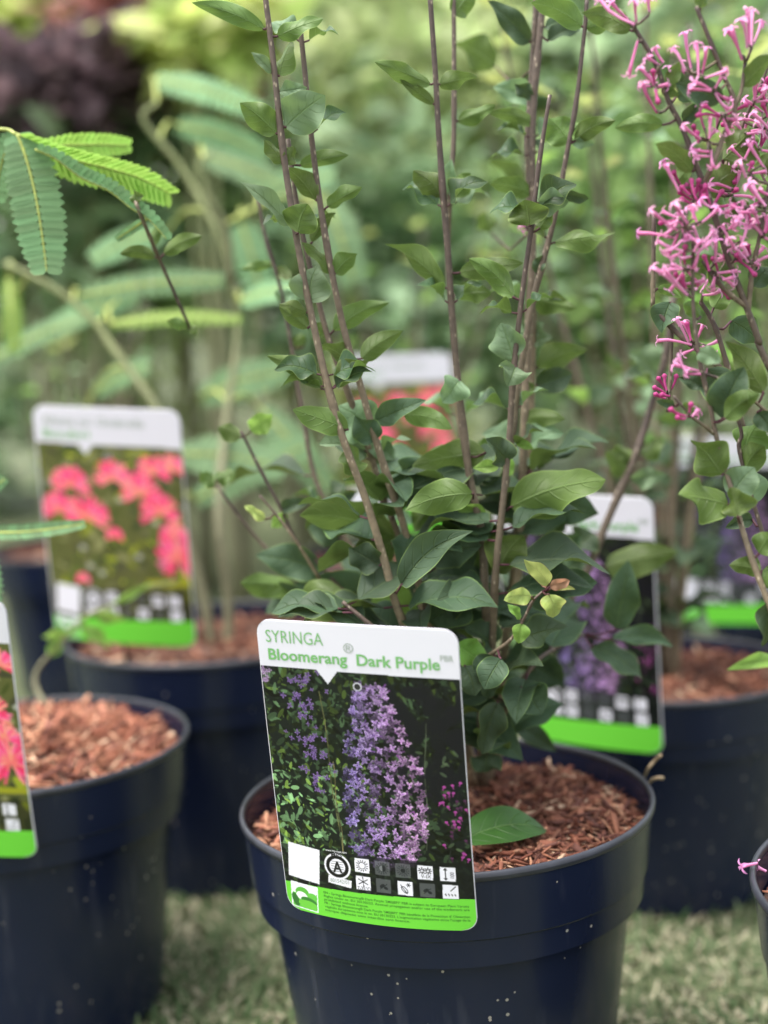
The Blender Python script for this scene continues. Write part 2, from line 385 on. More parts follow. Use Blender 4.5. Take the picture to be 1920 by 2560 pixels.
def mulch(x, y, label, n, seed, amp=.006, big=0, tone=1.0, lo=.003, hi=.022, thin=.8, sc_=1.0):
    ph = seed * 1.7
    v = [(0, 0, 0)]; f = []
    mb = MB(); nr, na = 10, 48; vs = [(0, 0, float(mound(None, np.array(0.), np.array(0.), amp, ph)))]
    for i in range(1, nr + 1):
        for k in range(na):
            a = 2 * math.pi * k / na; rr = .1292 * i / nr; X, Y = rr * math.cos(a), rr * math.sin(a)
            vs.append((X, Y, float(mound(None, np.array(X), np.array(Y), amp, ph)) - (.0 if i < nr else .004)))
    fs = [(0, 1 + k, 1 + (k + 1) % na) for k in range(na)]
    for i in range(nr - 1):
        for k in range(na):
            a = 1 + i * na + k; b_ = 1 + i * na + (k + 1) % na; fs.append((a, a + na, b_ + na, b_))
    mb.add(vs, fs); t = mb.mesh('bark_mulch', MAT['soil'], uv=False)
    root = link(bpy.data.objects.new('bark_mulch', t)); root.location = (x, y, 0); root.scale = (sc_,) * 3
    tag(root, label, 'mulch', kind='stuff')
    def fx(r, n):
        rr = .1275 * np.sqrt(r.random(n)); a = r.uniform(0, 2 * np.pi, n); X, Y = rr * np.cos(a), rr * np.sin(a)
        return np.stack([X, Y, mound(r, X, Y, amp, ph) + r.uniform(-.001, .004, n)], 1)
    V, Fq, c = chip_arrays(n, fx, lo, hi, seed, thin=thin)
    ch = link(bpy.data.objects.new('chip_litter', npmesh('chip_litter', V.reshape(-1, 3), Fq, MAT['chip'], np.repeat(c * tone, 8, 0))), root)
    tag(ch, kind='stuff')
    if big:
        def fb(r, n):
            rr = .115 * np.sqrt(r.random(n)); a = r.uniform(0, 2 * np.pi, n); X, Y = rr * np.cos(a), rr * np.sin(a)
            return np.stack([X, Y, mound(r, X, Y, amp, ph) + .0035], 1)
        V, Fq, c = chip_arrays(big, fb, .013, .034, seed + 50, pale=.22, flat=.14, thin=thin)
        for i in range(big):
            P = V[i].mean(0)
            me = npmesh('wood_chip', V[i] - P, Fq[:6], MAT['chip'], np.repeat(c[i:i + 1] * tone, 8, 0))
            o = link(bpy.data.objects.new('wood_chip', me), root); o.location = P
    return root
POTS = {'main': (0, 0), 'left': (-.328, .185), 'bl': (-.205, .485), 'right': (.219, .372), 'fr': (.290, -.185), 'fr2': (.47, .74), 'mid': (-.02, 1.02),
        'fl': (-.78, .92), 'ml': (-.50, 1.25), 'mr': (.34, 1.28), 'rr': (.88, 1.15)}
pot(*POTS['main'], 'dark navy plastic pot with purple lilac label on its collar')
pot(*POTS['left'], 'dark pot heaped with pale mulch, label of pink flowers on its rim', rot=1)
pot(*POTS['bl'], 'dark pot behind the tall pink flower label standing in its mulch', PS['bl'], rot=2)
pot(*POTS['right'], 'dark pot behind the main shrub with second purple lilac label', PS['right'], rot=3)
pot(*POTS['fr'], 'dark pot holding the pink flowering lilac, fallen floret on its rim', rot=4)
for k in ('fr2', 'mid', 'fl', 'ml', 'mr', 'rr'):
    pot(*POTS[k], {'fr2': 'shaded dark pot behind the second lilac label pot', 'mid': 'far dark pot with pink flower label behind the main shrub',
                   'fl': 'far dark pot in the back row beneath the purple bush', 'ml': 'far dark pot beside the olive albizia branch',
                   'mr': 'far dark pot with a shrub behind the thick speckled stems', 'rr': 'far dark pot behind the pink flowering lilac'}[k], rot=5)
mulch(*POTS['main'], 'red brown bark mulch around the main lilac trunk', 6200, 3, amp=.004, big=46, tone=1.2, thin=.75)
mulch(*POTS['left'], 'pale heaped bark mulch in the pot with pink flower label', 5200, 4, amp=.030, big=70, tone=1.8, lo=.006, hi=.04, thin=.32)
mulch(*POTS['bl'], 'bark mulch at the foot of the olive albizia stem', 2400, 5, big=20, sc_=PS['bl'])
mulch(*POTS['right'], 'shaded bark mulch beside the second purple lilac label', 2400, 6, amp=.008, big=30, hi=.03, sc_=PS['right'])
mulch(*POTS['fr'], 'bark mulch with a fallen pink floret at the rim', 2200, 8, big=10)
for k, lb in (('fr2', 'bark mulch under the label behind the second lilac pot'), ('mid', 'bark mulch in the far pot behind the main shrub'),
              ('fl', 'terracotta bark mulch in back row pot under the purple bush'), ('ml', 'terracotta bark mulch in far pot by the olive branch'),
              ('mr', 'bark mulch in far pot behind the speckled stems'), ('rr', 'bark mulch in far pot behind the pink lilac')):
    mulch(*POTS[k], lb, 900, len(k) * 7 + ord(k[0]), hi=.03)

# ------------------------------------------------------------------ leaves
def prof(t):
    return (max(t, 0) ** .62) * (max(1 - t, 0) ** .9) / .355
def heart(t):
    return (max(t, 0) ** .38) * (max(1 - t, 0) ** .85) / .46
def leaf(mb, B, T, Nn, width, fold=.35, bow=0., curl=.0, wave=.18, ph=0., nl=14, nw=4, shape=prof, bowdir=None, twist=0.):
    a = T - B; L = a.length; a = a / L
    Nn = (Nn - a * Nn.dot(a)).normalized(); S = Nn.cross(a)
    bd = bowdir if bowdir is not None else Nn
    vs = []; uvs = []; fs = []
    cf, sf = math.cos(fold), math.sin(fold)
    for i in range(nl + 1):
        t = i / nl; hw = width / 2 * max(shape(t), .012)
        c = B + a * (L * t) + bd * (bow * L * math.sin(math.pi * t)) - Nn * (curl * L * max(0, t - .55) ** 2 * 2)
        tw = twist * (t - .25); S1 = S * math.cos(tw) + Nn * math.sin(tw); N1 = Nn * math.cos(tw) - S * math.sin(tw)
        for j in range(-nw, nw + 1):
            s = j / nw; q = abs(s)
            wv = wave * hw * math.sin(2 * math.pi * (t * 1.35) + ph + (1.9 if s > 0 else 0)) * q ** 1.6
            vs.append(c + S1 * (hw * s * cf) + N1 * (q * hw * sf + wv)); uvs.append((max(t, .003), .5 + s * .5))
    m = 2 * nw + 1
    for i in range(nl):
        for j in range(2 * nw):
            k = i * m + j; fs.append((k, k + m, k + m + 1, k + 1))
    mb.add(vs, fs, uvs)
class Plant:
    def __init__(s, name, loc, label, cat, group=None):
        s.root = thing(name, loc, label, cat, group); s.stems = []
    def stem(s, pts, r0, r1, mat='stem', part='stem', n=6, sides=9, node=.22):
        """pts: world points from the base up"""
        P = spline(pts, n); mb = MB(); k = random.random() * 6
        tube(mb, P, lambda t: (r0 + (r1 - r0) * t) * (1 + node * max(0, math.sin(t * 22 + k)) ** 8), sides)
        o = mb.obj(part, MAT[mat], s.root)
        s.stems.append((o, P, r0, r1)); return o
    def pstem(s, rows, r0, r1, **kw):
        """rows: (frame, x, y, depth) from the base up"""
        return s.stem([at(*px(f, x, y), d) for f, x, y, d in rows], r0 * .82, r1 * .9, **kw)
    def near(s, u, v):
        best = None
        for o, P, _, _ in s.stems:
            for p in P:
                q = proj(p); d = math.hypot(q[0] - u, q[1] - v)
                if best is None or d < best[0]: best = (d, p, o)
        return best
    def leafpx(s, f, bx, by, tx, ty, wpx, kind='u', dy=0., roll=None, fold=None, bow=None, shape=prof, tipd=None, part='leaf'):
        u, v = px(f, bx, by); u2, v2 = px(f, tx, ty)
        d, p, o = s.near(u, v)
        B = at(u, v, p.y + dy); depth = (B - CAM).dot(F_)
        L = math.hypot(u2 - u, v2 - v) * depth / FP
        T = at(u2, v2, p.y + dy + L * (random.uniform(-.55, .3) if tipd is None else tipd))
        w_ = wpx / FR[f][2] * depth / FP
        a = (T - B).normalized(); view = (CAM - (B + T) / 2).normalized()
        rl = random.uniform(-.5, .5) if roll is None else roll
        n0 = (view - a * view.dot(a)).normalized(); S = n0.cross(a)
        Nn = (n0 * math.cos(rl) + S * math.sin(rl))
        w_ = 1.22 * w_ / max(.5, math.cos(rl))
        if kind in 'u': Nn = -Nn
        mb = MB()
        if d > 3 or True:
            k = a * (L * .03); mid = (p + B) / 2 - Vector((0, 0, .1)) * (p - B).length
            if (p - B).length > 2e-4: tube(mb, [p, mid, B, B + k], .0007, 5)
            for i in range(len(mb.uv)): mb.uv[i] = (0, .5)
        leaf(mb, B, T, Nn, w_, fold=random.uniform(.15, .6) if fold is None else fold, bow=random.uniform(.0, .10) if bow is None else bow,
             curl=random.uniform(0, .4), wave=random.uniform(.3, .62), ph=random.uniform(0, 6), shape=shape, twist=random.uniform(-.9, .9),
             bowdir=(Vector((0, 0, 1)) - a * a.z).normalized() if bow != 0 else None)
        return mb.obj(part, MAT[kind], o)

exec_main = True
# ------------------------------------------------------------------ main lilac
lil = Plant('lilac_shrub', (.02, .03, .195), 'green lilac shrub with upright brown stems in the front pot with label', 'shrub')
bz = lambda dx, dy: ('S', 1198 + dx, 1960, .03 + dy)
lil.pstem([bz(-20, 0), ('Z', 985, 1560, .0), ('Z', 905, 1420, -.03), ('Z', 857, 1310, -.045), ('Z', 830, 1210, -.05), ('Z', 790, 1080, -.055), ('Z', 745, 960, -.06), ('Z', 715, 860, -.06), ('Z', 690, 760, -.06),
           ('Z', 660, 620, -.06), ('Z', 628, 440, -.06), ('Z', 607, 290, -.06), ('Z', 590, 130, -.06), ('Z', 570, -30, -.06)], .0036, .0018)
lil.pstem([('Z', 985, 1540, .03), ('Z', 940, 1400, .01), ('Z', 870, 1180, -.005), ('Z', 830, 1080, -.01), ('Z', 800, 980, -.02), ('Z', 752, 850, -.03), ('Z', 712, 740, -.03), ('Z', 690, 660, -.03), ('Z', 663, 550, -.03), ('Z', 642, 450, -.03), ('Z', 622, 300, -.03)], .003, .0016)
lil.pstem([bz(-5, .01), ('Z', 985, 1500, .02), ('Z', 945, 1380, 0), ('Z', 920, 1320, -.01), ('Z', 905, 1260, -.02), ('Z', 870, 1130, -.03), ('Z', 830, 1010, -.035), ('Z', 800, 910, -.04), ('Z', 775, 820, -.04), ('Z', 745, 720, -.04),
           ('Z', 715, 580, -.04), ('Z', 690, 430, -.04), ('Z', 672, 290, -.04), ('Z', 660, 170, -.04), ('Z', 648, 55, -.04)], .0036, .0017)
lil.pstem([('Z', 960, 1500, .05), ('Z', 800, 1250, .07), ('Z', 690, 1060, .08), ('Z', 650, 870, .085), ('Z', 630, 750, .085), ('Z', 605, 620, .085), ('Z', 575, 520, .085), ('Z', 558, 430, .085)], .0028, .0013, mat='stemd')
lil.pstem([bz(5, 0), ('Z', 1040, 1560, .0), ('Z', 1052, 1400, -.02), ('Z', 1048, 1290, -.03), ('Z', 1040, 1150, -.03), ('Z', 1018, 1050, -.03), ('Z', 1000, 920, -.03), ('Z', 985, 780, -.03), ('Z', 975, 660, -.03), ('Z', 968, 550, -.03), ('Z', 958, 430, -.03),
           ('Z', 948, 290, -.03), ('Z', 940, 150, -.03), ('Z', 928, -20, -.03)], .0038, .0017, mat='stemd')
lil.pstem([('Z', 1050, 1290, .04), ('Z', 1015, 1050, .04), ('Z', 992, 900, .035), ('Z', 980, 700, .03), ('Z', 968, 560, .02), ('Z', 972, 420, .01), ('Z', 980, 300, .01), ('Z', 981, 150, .01), ('Z', 980, -20, .01)], .003, .0015)
lil.pstem([bz(22, .03), ('Z', 1090, 1400, .04), ('Z', 1120, 1150, .03), ('Z', 1130, 1000, .02), ('Z', 1137, 800, .02), ('Z', 1150, 560, .02), ('Z', 1150, 300, .02), ('Z', 1158, 160, .02), ('Z', 1176, -20, .02)], .0042, .0022)
lil.pstem([('Z', 1100, 1360, .06), ('Z', 1138, 1100, .04), ('Z', 1146, 900, .035), ('Z', 1150, 700, .03), ('Z', 1146, 500, .03), ('Z', 1142, 300, .03), ('Z', 1152, 120, .03), ('Z', 1160, -20, .03)], .0036, .0022)
lil.pstem([bz(12, -.01), ('Z', 1060, 1480, -.02), ('Z', 1070, 1250, -.045), ('Z', 1085, 1100, -.05), ('Z', 1100, 950, -.05), ('Z', 1110, 800, -.05), ('Z', 1130, 620, -.05), ('Z', 1150, 480, -.05), ('Z', 1165, 350, -.05), ('Z', 1188, 205, -.05)], .0034, .0013, mat='stemd')
lil.pstem([('Z', 1075, 1180, .0), ('Z', 1098, 1000, -.015), ('Z', 1120, 830, -.02), ('Z', 1150, 660, -.02), ('Z', 1175, 560, -.02), ('Z', 1200, 460, -.02), ('Z', 1225, 330, -.02), ('Z', 1245, 220, -.02), ('Z', 1262, 75, -.02), ('Z', 1268, 0, -.02)], .0032, .0013, mat='stemd')
lil.pstem([bz(20, .05), ('Z', 1150, 1430, .07), ('Z', 1215, 1320, .08), ('Z', 1270, 1230, .085), ('Z', 1310, 1130, .09), ('Z', 1370, 990, .095), ('Z', 1400, 900, .1), ('Z', 1440, 760, .1), ('Z', 1455, 640, .1)], .0042, .0026, mat='stemd')
lil.pstem([bz(-25, .02), ('Z', 900, 1450, .02), ('Z', 760, 1300, .03), ('Z', 690, 1220, .03), ('Z', 640, 1170, .03), ('Z', 605, 1095, .03), ('Z', 560, 1010, .03), ('Z', 520, 930, .03)], .0026, .0011, mat='stemd')
lil.pstem([('Z', 700, 1260, .05), ('Z', 640, 1250, .06), ('Z', 580, 1190, .07), ('Z', 520, 1120, .07), ('Z', 470, 1050, .07)], .002, .001, mat='stemd')
lil.pstem([('Z', 690, 1250, .01), ('Z', 640, 1170, .0), ('Z', 595, 1110, .0), ('Z', 560, 1070, .0)], .0014, .0008, mat='stem')
lil.pstem([('Z', 1015, 1460, -.03), ('Z', 1050, 1420, -.06), ('Z', 1100, 1385, -.075), ('Z', 1130, 1340, -.08), ('Z', 1150, 1300, -.085), ('Z', 1172, 1278, -.085)], .0019, .0008, mat='stem')
lil.pstem([bz(-10, -.01), ('Z', 960, 1520, -.03), ('Z', 880, 1420, -.05), ('Z', 800, 1350, -.06), ('Z', 740, 1300, -.06)], .0028, .0014)
lil.pstem([bz(16, .0), ('Z', 1090, 1540, -.01), ('Z', 1150, 1440, -.02), ('Z', 1200, 1400, .0), ('Z', 1262, 1370, .03)], .0026, .0012, mat='stemd')
ML = [
 # frame A
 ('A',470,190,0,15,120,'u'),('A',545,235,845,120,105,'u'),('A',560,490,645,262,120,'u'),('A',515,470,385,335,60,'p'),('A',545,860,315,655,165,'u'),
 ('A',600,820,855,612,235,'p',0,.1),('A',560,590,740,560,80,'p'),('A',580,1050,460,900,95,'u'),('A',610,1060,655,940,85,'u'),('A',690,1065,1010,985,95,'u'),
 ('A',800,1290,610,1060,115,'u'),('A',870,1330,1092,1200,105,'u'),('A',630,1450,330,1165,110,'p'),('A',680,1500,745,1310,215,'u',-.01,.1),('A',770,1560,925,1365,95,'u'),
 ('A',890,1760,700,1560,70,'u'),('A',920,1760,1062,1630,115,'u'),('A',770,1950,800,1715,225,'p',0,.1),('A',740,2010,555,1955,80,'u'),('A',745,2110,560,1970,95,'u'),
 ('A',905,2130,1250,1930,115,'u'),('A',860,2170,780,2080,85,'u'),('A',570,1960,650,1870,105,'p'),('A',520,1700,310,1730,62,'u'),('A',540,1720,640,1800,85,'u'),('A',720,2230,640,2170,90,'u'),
 # frame B
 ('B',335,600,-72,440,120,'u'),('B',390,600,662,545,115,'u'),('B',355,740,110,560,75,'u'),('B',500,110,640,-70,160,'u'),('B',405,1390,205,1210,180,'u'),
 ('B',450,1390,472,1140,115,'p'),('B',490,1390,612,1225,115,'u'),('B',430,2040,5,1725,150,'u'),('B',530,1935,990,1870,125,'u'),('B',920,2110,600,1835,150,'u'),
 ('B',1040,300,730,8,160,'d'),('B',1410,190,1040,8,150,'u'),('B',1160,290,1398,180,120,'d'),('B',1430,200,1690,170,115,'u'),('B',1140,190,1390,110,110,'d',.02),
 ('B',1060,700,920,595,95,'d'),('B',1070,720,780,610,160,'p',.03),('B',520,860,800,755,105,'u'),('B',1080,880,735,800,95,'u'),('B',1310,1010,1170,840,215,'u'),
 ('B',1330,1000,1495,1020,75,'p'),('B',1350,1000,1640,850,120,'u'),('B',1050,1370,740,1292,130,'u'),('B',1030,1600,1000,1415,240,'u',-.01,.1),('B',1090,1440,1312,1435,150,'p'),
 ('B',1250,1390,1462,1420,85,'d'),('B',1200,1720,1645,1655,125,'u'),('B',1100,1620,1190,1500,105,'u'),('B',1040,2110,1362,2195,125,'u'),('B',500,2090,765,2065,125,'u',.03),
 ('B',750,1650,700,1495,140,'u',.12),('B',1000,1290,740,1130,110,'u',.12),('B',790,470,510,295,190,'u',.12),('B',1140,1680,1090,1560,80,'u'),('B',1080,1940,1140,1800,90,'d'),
 # frame C
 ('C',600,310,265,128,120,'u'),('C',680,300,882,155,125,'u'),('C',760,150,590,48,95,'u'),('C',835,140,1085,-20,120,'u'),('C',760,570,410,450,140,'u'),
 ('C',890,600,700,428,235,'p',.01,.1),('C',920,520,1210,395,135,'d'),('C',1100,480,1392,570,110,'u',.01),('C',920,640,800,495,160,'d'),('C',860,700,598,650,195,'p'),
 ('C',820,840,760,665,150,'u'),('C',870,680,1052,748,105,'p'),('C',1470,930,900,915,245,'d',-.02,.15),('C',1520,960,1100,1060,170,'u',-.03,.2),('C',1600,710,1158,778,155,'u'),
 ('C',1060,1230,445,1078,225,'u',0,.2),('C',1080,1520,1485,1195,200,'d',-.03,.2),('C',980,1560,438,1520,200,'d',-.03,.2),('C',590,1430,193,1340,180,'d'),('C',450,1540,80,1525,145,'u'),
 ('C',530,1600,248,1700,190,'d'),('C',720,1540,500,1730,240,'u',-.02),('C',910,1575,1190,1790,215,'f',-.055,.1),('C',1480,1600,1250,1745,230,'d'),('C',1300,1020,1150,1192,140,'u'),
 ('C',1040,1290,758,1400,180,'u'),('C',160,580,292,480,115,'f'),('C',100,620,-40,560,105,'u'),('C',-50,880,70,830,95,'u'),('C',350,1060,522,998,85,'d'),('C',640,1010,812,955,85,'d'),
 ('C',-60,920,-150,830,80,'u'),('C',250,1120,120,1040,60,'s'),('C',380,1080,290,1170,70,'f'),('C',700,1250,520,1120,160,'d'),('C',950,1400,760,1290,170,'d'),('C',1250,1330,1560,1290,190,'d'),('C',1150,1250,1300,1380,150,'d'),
 # frame D
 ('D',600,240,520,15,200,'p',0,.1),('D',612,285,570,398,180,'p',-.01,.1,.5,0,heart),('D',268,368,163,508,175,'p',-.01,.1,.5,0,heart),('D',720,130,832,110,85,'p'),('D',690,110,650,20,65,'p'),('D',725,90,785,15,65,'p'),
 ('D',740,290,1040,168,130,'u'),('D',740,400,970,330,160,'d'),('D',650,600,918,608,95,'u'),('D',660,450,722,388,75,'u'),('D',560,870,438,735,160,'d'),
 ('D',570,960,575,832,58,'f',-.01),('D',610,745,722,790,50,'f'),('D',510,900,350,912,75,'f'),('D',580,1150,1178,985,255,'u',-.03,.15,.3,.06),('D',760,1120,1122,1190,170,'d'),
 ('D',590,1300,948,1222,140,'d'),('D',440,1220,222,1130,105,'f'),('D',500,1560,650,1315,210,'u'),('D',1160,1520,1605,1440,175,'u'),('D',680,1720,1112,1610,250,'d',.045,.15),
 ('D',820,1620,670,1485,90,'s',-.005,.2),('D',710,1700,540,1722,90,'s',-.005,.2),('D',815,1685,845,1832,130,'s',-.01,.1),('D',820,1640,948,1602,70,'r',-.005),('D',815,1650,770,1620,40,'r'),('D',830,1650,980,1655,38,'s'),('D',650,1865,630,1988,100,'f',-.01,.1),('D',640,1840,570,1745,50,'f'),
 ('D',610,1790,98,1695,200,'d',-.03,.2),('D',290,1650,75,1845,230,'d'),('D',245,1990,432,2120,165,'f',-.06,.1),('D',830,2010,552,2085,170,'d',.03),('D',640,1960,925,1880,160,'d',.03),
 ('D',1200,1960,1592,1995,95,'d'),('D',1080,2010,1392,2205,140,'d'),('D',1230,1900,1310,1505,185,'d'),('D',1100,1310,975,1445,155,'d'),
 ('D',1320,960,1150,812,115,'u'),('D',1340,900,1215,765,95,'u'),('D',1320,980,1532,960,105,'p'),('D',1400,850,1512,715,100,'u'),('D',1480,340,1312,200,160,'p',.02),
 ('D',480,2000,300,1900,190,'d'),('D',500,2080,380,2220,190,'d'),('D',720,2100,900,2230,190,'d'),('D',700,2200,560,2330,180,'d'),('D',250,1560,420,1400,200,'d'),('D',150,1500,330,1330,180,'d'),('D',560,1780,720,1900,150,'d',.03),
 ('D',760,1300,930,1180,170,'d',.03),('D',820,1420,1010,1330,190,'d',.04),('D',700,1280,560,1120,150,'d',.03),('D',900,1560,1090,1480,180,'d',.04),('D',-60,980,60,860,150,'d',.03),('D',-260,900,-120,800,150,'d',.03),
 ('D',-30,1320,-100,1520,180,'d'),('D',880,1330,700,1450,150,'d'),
 # low leaves by the trunk
 ('G',400,150,290,515,200,'d',-.03,.1),('G',470,250,805,492,140,'d',-.02,.1),('G',330,500,320,645,190,'d',-.02),('G',560,50,705,235,230,'d',-.02),('G',330,0,335,130,110,'d',-.03),('G',150,120,180,240,60,'u',-.03),
 ('G',600,-130,850,40,230,'d',-.01),('G',170,-100,240,110,190,'d',-.03),('G',420,-150,300,60,180,'d',-.02),
]
random.seed(11)
for row in ML: lil.leafpx(*row)
# inner shaded leaves
random.seed(5)
for i in range(100):
    o, P, _, _ = random.choice(lil.stems[:4] + lil.stems[4:9] + lil.stems[15:])
    c = [p for p in P if .24 < p.z < .43]
    if not c: continue
    p = random.choice(c); a = random.uniform(0, 2 * math.pi)
    dv = Vector((math.cos(a), math.sin(a) * .9 + .25, random.uniform(-.25, .45))).normalized()
    L = random.uniform(.036, .062); B = p + dv * .008
    mb = MB(); tube(mb, [p, (p + B) / 2, B], .0007, 5); mb.uv = [(0, .5)] * len(mb.v)
    leaf(mb, B, B + dv * L, Vector((random.uniform(-.4, .4), random.uniform(-.7, .1), 1)), L * .62, fold=.3, bow=.06, curl=.3, wave=.28, ph=random.uniform(0, 6), twist=random.uniform(-.6, .6))
    mb.obj('leaf', MAT['d'], o)

# further pairs of small leaves up the stems
random.seed(77)
for si in (0, 2, 4, 5, 6, 8, 9, 0, 2, 4, 8, 9, 1, 6, 5, 7, 3, 10, 1, 6):
    o, P, _, _ = lil.stems[si]; c = [p for p in P if p.z > .40 and proj(p)[1] > 20]
    if not c: continue
    p = random.choice(c); a = random.uniform(-.5, .5)
    for sg in (-1, 1):
        dv = Vector((sg * math.cos(a), math.sin(a) * sg, random.uniform(.1, .8))).normalized(); L = random.uniform(.016, .026); B = p + dv * .005
        mb = MB(); tube(mb, [p, (p + B) / 2, B], .0006, 5); mb.uv = [(0, .5)] * len(mb.v)
        kd = random.choice('upu')
        leaf(mb, B, B + dv * L, Vector((random.uniform(-.5, .5), random.uniform(-.9, .2), 1)), L * .75, fold=.4, bow=.08, curl=.5, wave=.5, ph=random.uniform(0, 6), twist=random.uniform(-1, 1))
        mb.obj('leaf', MAT[kd], o)

# pink florets -------------------------------------------------------
def floret(base, tip, bud=False, scale=1.0):
    mb = MB(); a = (tip - base); L = a.length; a.normalize()
    n1 = a.orthogonal().normalized(); n1 = Matrix.Rotation(random.uniform(0, 6), 3, a) @ n1; n2 = a.cross(n1)
    deep = (.60, .085, .30); mid = (.76, .22, .50); pale = (.86, .45, .70)
    r = .00088 * scale; c0 = random.uniform(0, 1); tc = tuple(x + (y - x) * (.3 + .5 * c0) for x, y in zip(deep, pale)) if not bud else tuple(x * .85 for x in deep)
    bend = n1 * L * random.uniform(-.1, .1)
    P = [base, base.lerp(tip, .35) + bend * .8, base.lerp(tip, .7) + bend, tip]
    rad = [r * .75, r * .8, r * 1.0, r * 1.35]
    if bud:
        P += [tip + a * r * 1.2, tip + a * r * 2.6]; rad = [r * .7, r * .75, r * .9, r * 1.3, r * 1.9, r * .6]
    vs = []; fs = []; S = 7
    for p, rr in zip(P, rad):
        for k in range(S):
            t = 2 * math.pi * k / S; vs.append(p + (n1 * math.cos(t) + n2 * math.sin(t)) * rr)
    for i in range(len(P) - 1):
        for k in range(S): b_ = i * S; fs.append((b_ + k, b_ + (k + 1) % S, b_ + S + (k + 1) % S, b_ + S + k))
    fs.append(tuple(range((len(P) - 1) * S, len(P) * S)))
    mb.add(vs, fs, None, tc)
    if not bud:
        pl = random.uniform(.0026, .0038) * scale; op = random.uniform(.15, .9)
        pc = tuple(x + (y - x) * random.uniform(.5, 1) for x, y in zip(mid, pale))
        for k in range(4):
            t = math.pi / 2 * k + random.uniform(-.2, .2); d = n1 * math.cos(t) + n2 * math.sin(t); sd_ = a.cross(d)
            o = tip + d * r * .7; rec = random.uniform(-.2, .7) * op
            v = []; 
            for (l, wd) in ((0, .45), (.35, .75), (.7, .8), (1, .3)):
                c = o + d * pl * l + a * pl * (rec * l - (.9 * l * l * (1 - op)) + .12 * math.sin(l * 3))
                ww = sd_ * pl * .34 * wd
                v += [c - ww + a * pl * .12, c, c + ww + a * pl * .12]
            f = []
            for i in range(3):
                for j in range(2): q = i * 3 + j; f.append((q, q + 1, q + 4, q + 3))
            mb.add(v, f, None, pc)
    return mb
def clusters(plant, rows, centers, frame, depth, scale=1.0):
    C = []
    for (x, y) in centers:
        u, v = px(frame, x, y); d, p, o = plant.near(u, v)
        C.append({'c': (x, y), 'p': p, 'rows': []})
    for row in rows:
        k = min(range(len(centers)), key=lambda i: (centers[i][0] - row[0]) ** 2 + (centers[i][1] - row[1]) ** 2)
        C[k]['rows'].append(row)
    for c in C:
        if not c['rows']: continue
        mb = MB(); u, v = px(frame, *c['c']); hub = at(u, v, c['p'].y - .004)
        tube(mb, [c['p'], (c['p'] + hub) / 2 + Vector((0, 0, -.001)), hub], .0008, 6)
        items = []
        for row in c['rows']:
            x0, y0, x1, y1 = row[:4]; bud = len(row) > 4
            q = c['p'].y - .004 + random.uniform(-.012, .012)
            B = at(*px(frame, x0, y0), q); L = math.hypot(x1 - x0, y1 - y0) / FR[frame][2] * (q - CAM.y) / FP
            T = at(*px(frame, x1, y1), q + L * random.uniform(-.6, .4))
            tube(mb, [hub, (hub + B) / 2 + Vector((0, 0, .001)), B + (T - B) * .08], .0006, 5)
            items.append((B, T, bud))
        o = mb.obj('flower_cluster', MAT['stemd'], plant.root)
        for B, T, bud in items: floret(B, T, bud, scale).obj('floret', MAT['pink'], o, col=True, uv=False)
random.seed(21)
clusters(lil, [(1000, 1610, 935, 1545), (1005, 1620, 960, 1600), (1010, 1630, 985, 1640), (1020, 1620, 1040, 1605, 1), (1110, 1490, 1120, 1480, 1)], [(1015, 1620)], 'B', 0, .8)

# ------------------------------------------------------------------ pink flowering lilac
pk = Plant('flowering_lilac', (.290, -.185, .195), 'lilac with bright pink tubular flowers leaning over the adjoining pot', 'shrub')
PB = ('S', 2420, 2150, -.19)
dp = -.13
pk.pstem([PB, ('S', 2200, 1500, -.15), ('E', 811, 1680, dp), ('E', 770, 1570, dp), ('E', 710, 1410, dp), ('E', 620, 1170, dp), ('E', 560, 980, dp), ('E', 510, 840, dp), ('E', 420, 600, dp), ('E', 350, 460, dp), ('E', 300, 310, dp), ('E', 215, 160, dp), ('E', 165, 90, dp)], .0034, .0013, mat='stemd')
pk.pstem([PB, ('S', 2060, 1800, -.17), ('S', 1898, 1447, -.16), ('E', 630, 2212, -.15), ('E', 570, 2000, -.15), ('E', 540, 1850, -.15), ('E', 500, 1680, -.15), ('E', 480, 1540, -.15), ('E', 465, 1370, -.15), ('E', 465, 1060, -.15)], .0026, .0010, mat='stem')
pk.pstem([('E', 515, 850, dp), ('E', 560, 750, dp - .005), ('E', 610, 620, dp), ('E', 660, 490, dp), ('E', 600, 330, dp), ('E', 540, 180, dp), ('E', 480, 30, dp)], .0018, .0012, mat='stemd')
pk.pstem([('E', 660, 490, dp), ('E', 690, 410, dp), ('E', 705, 290, dp)], .0014, .001, mat='stemd')
pk.pstem([('E', 710, 1410, dp), ('E', 640, 1360, dp), ('E', 580, 1300, dp), ('E', 510, 1200, dp)], .0018, .0012, mat='stemd')
pk.pstem([('E', 720, 1440, dp), ('E', 730, 1330, dp), ('E', 742, 1240, dp), ('E', 790, 1000, dp), ('E', 815, 850, dp)], .0018, .001, mat='stemd')
pk.pstem([('E', 700, 1990, dp + .02), ('E', 640, 1750, dp + .02), ('E', 590, 1570, dp + .02), ('E', 550, 1470, dp + .02), ('E', 500, 1390, dp + .02)], .0022, .0014, mat='stemd')
pk.pstem([('E', 565, 2000, -.15), ('E', 500, 1950, -.155), ('E', 450, 1910, -.155), ('E', 375, 1825, -.155)], .0011, .0008, mat='stemd')
pk.pstem([('E', 830, 1920, -.14), ('E', 700, 1810, -.145), ('E', 600, 1750, -.15), ('E', 520, 1722, -.15)], .0012, .0008, mat='stemd')
pk.pstem([('S', 2060, 1800, -.17), ('S', 1960, 1500, -.14), ('E', 690, 2130, -.13), ('E', 690, 2000, -.13), ('E', 660, 1890, -.13)], .0018, .0011, mat='stemd')
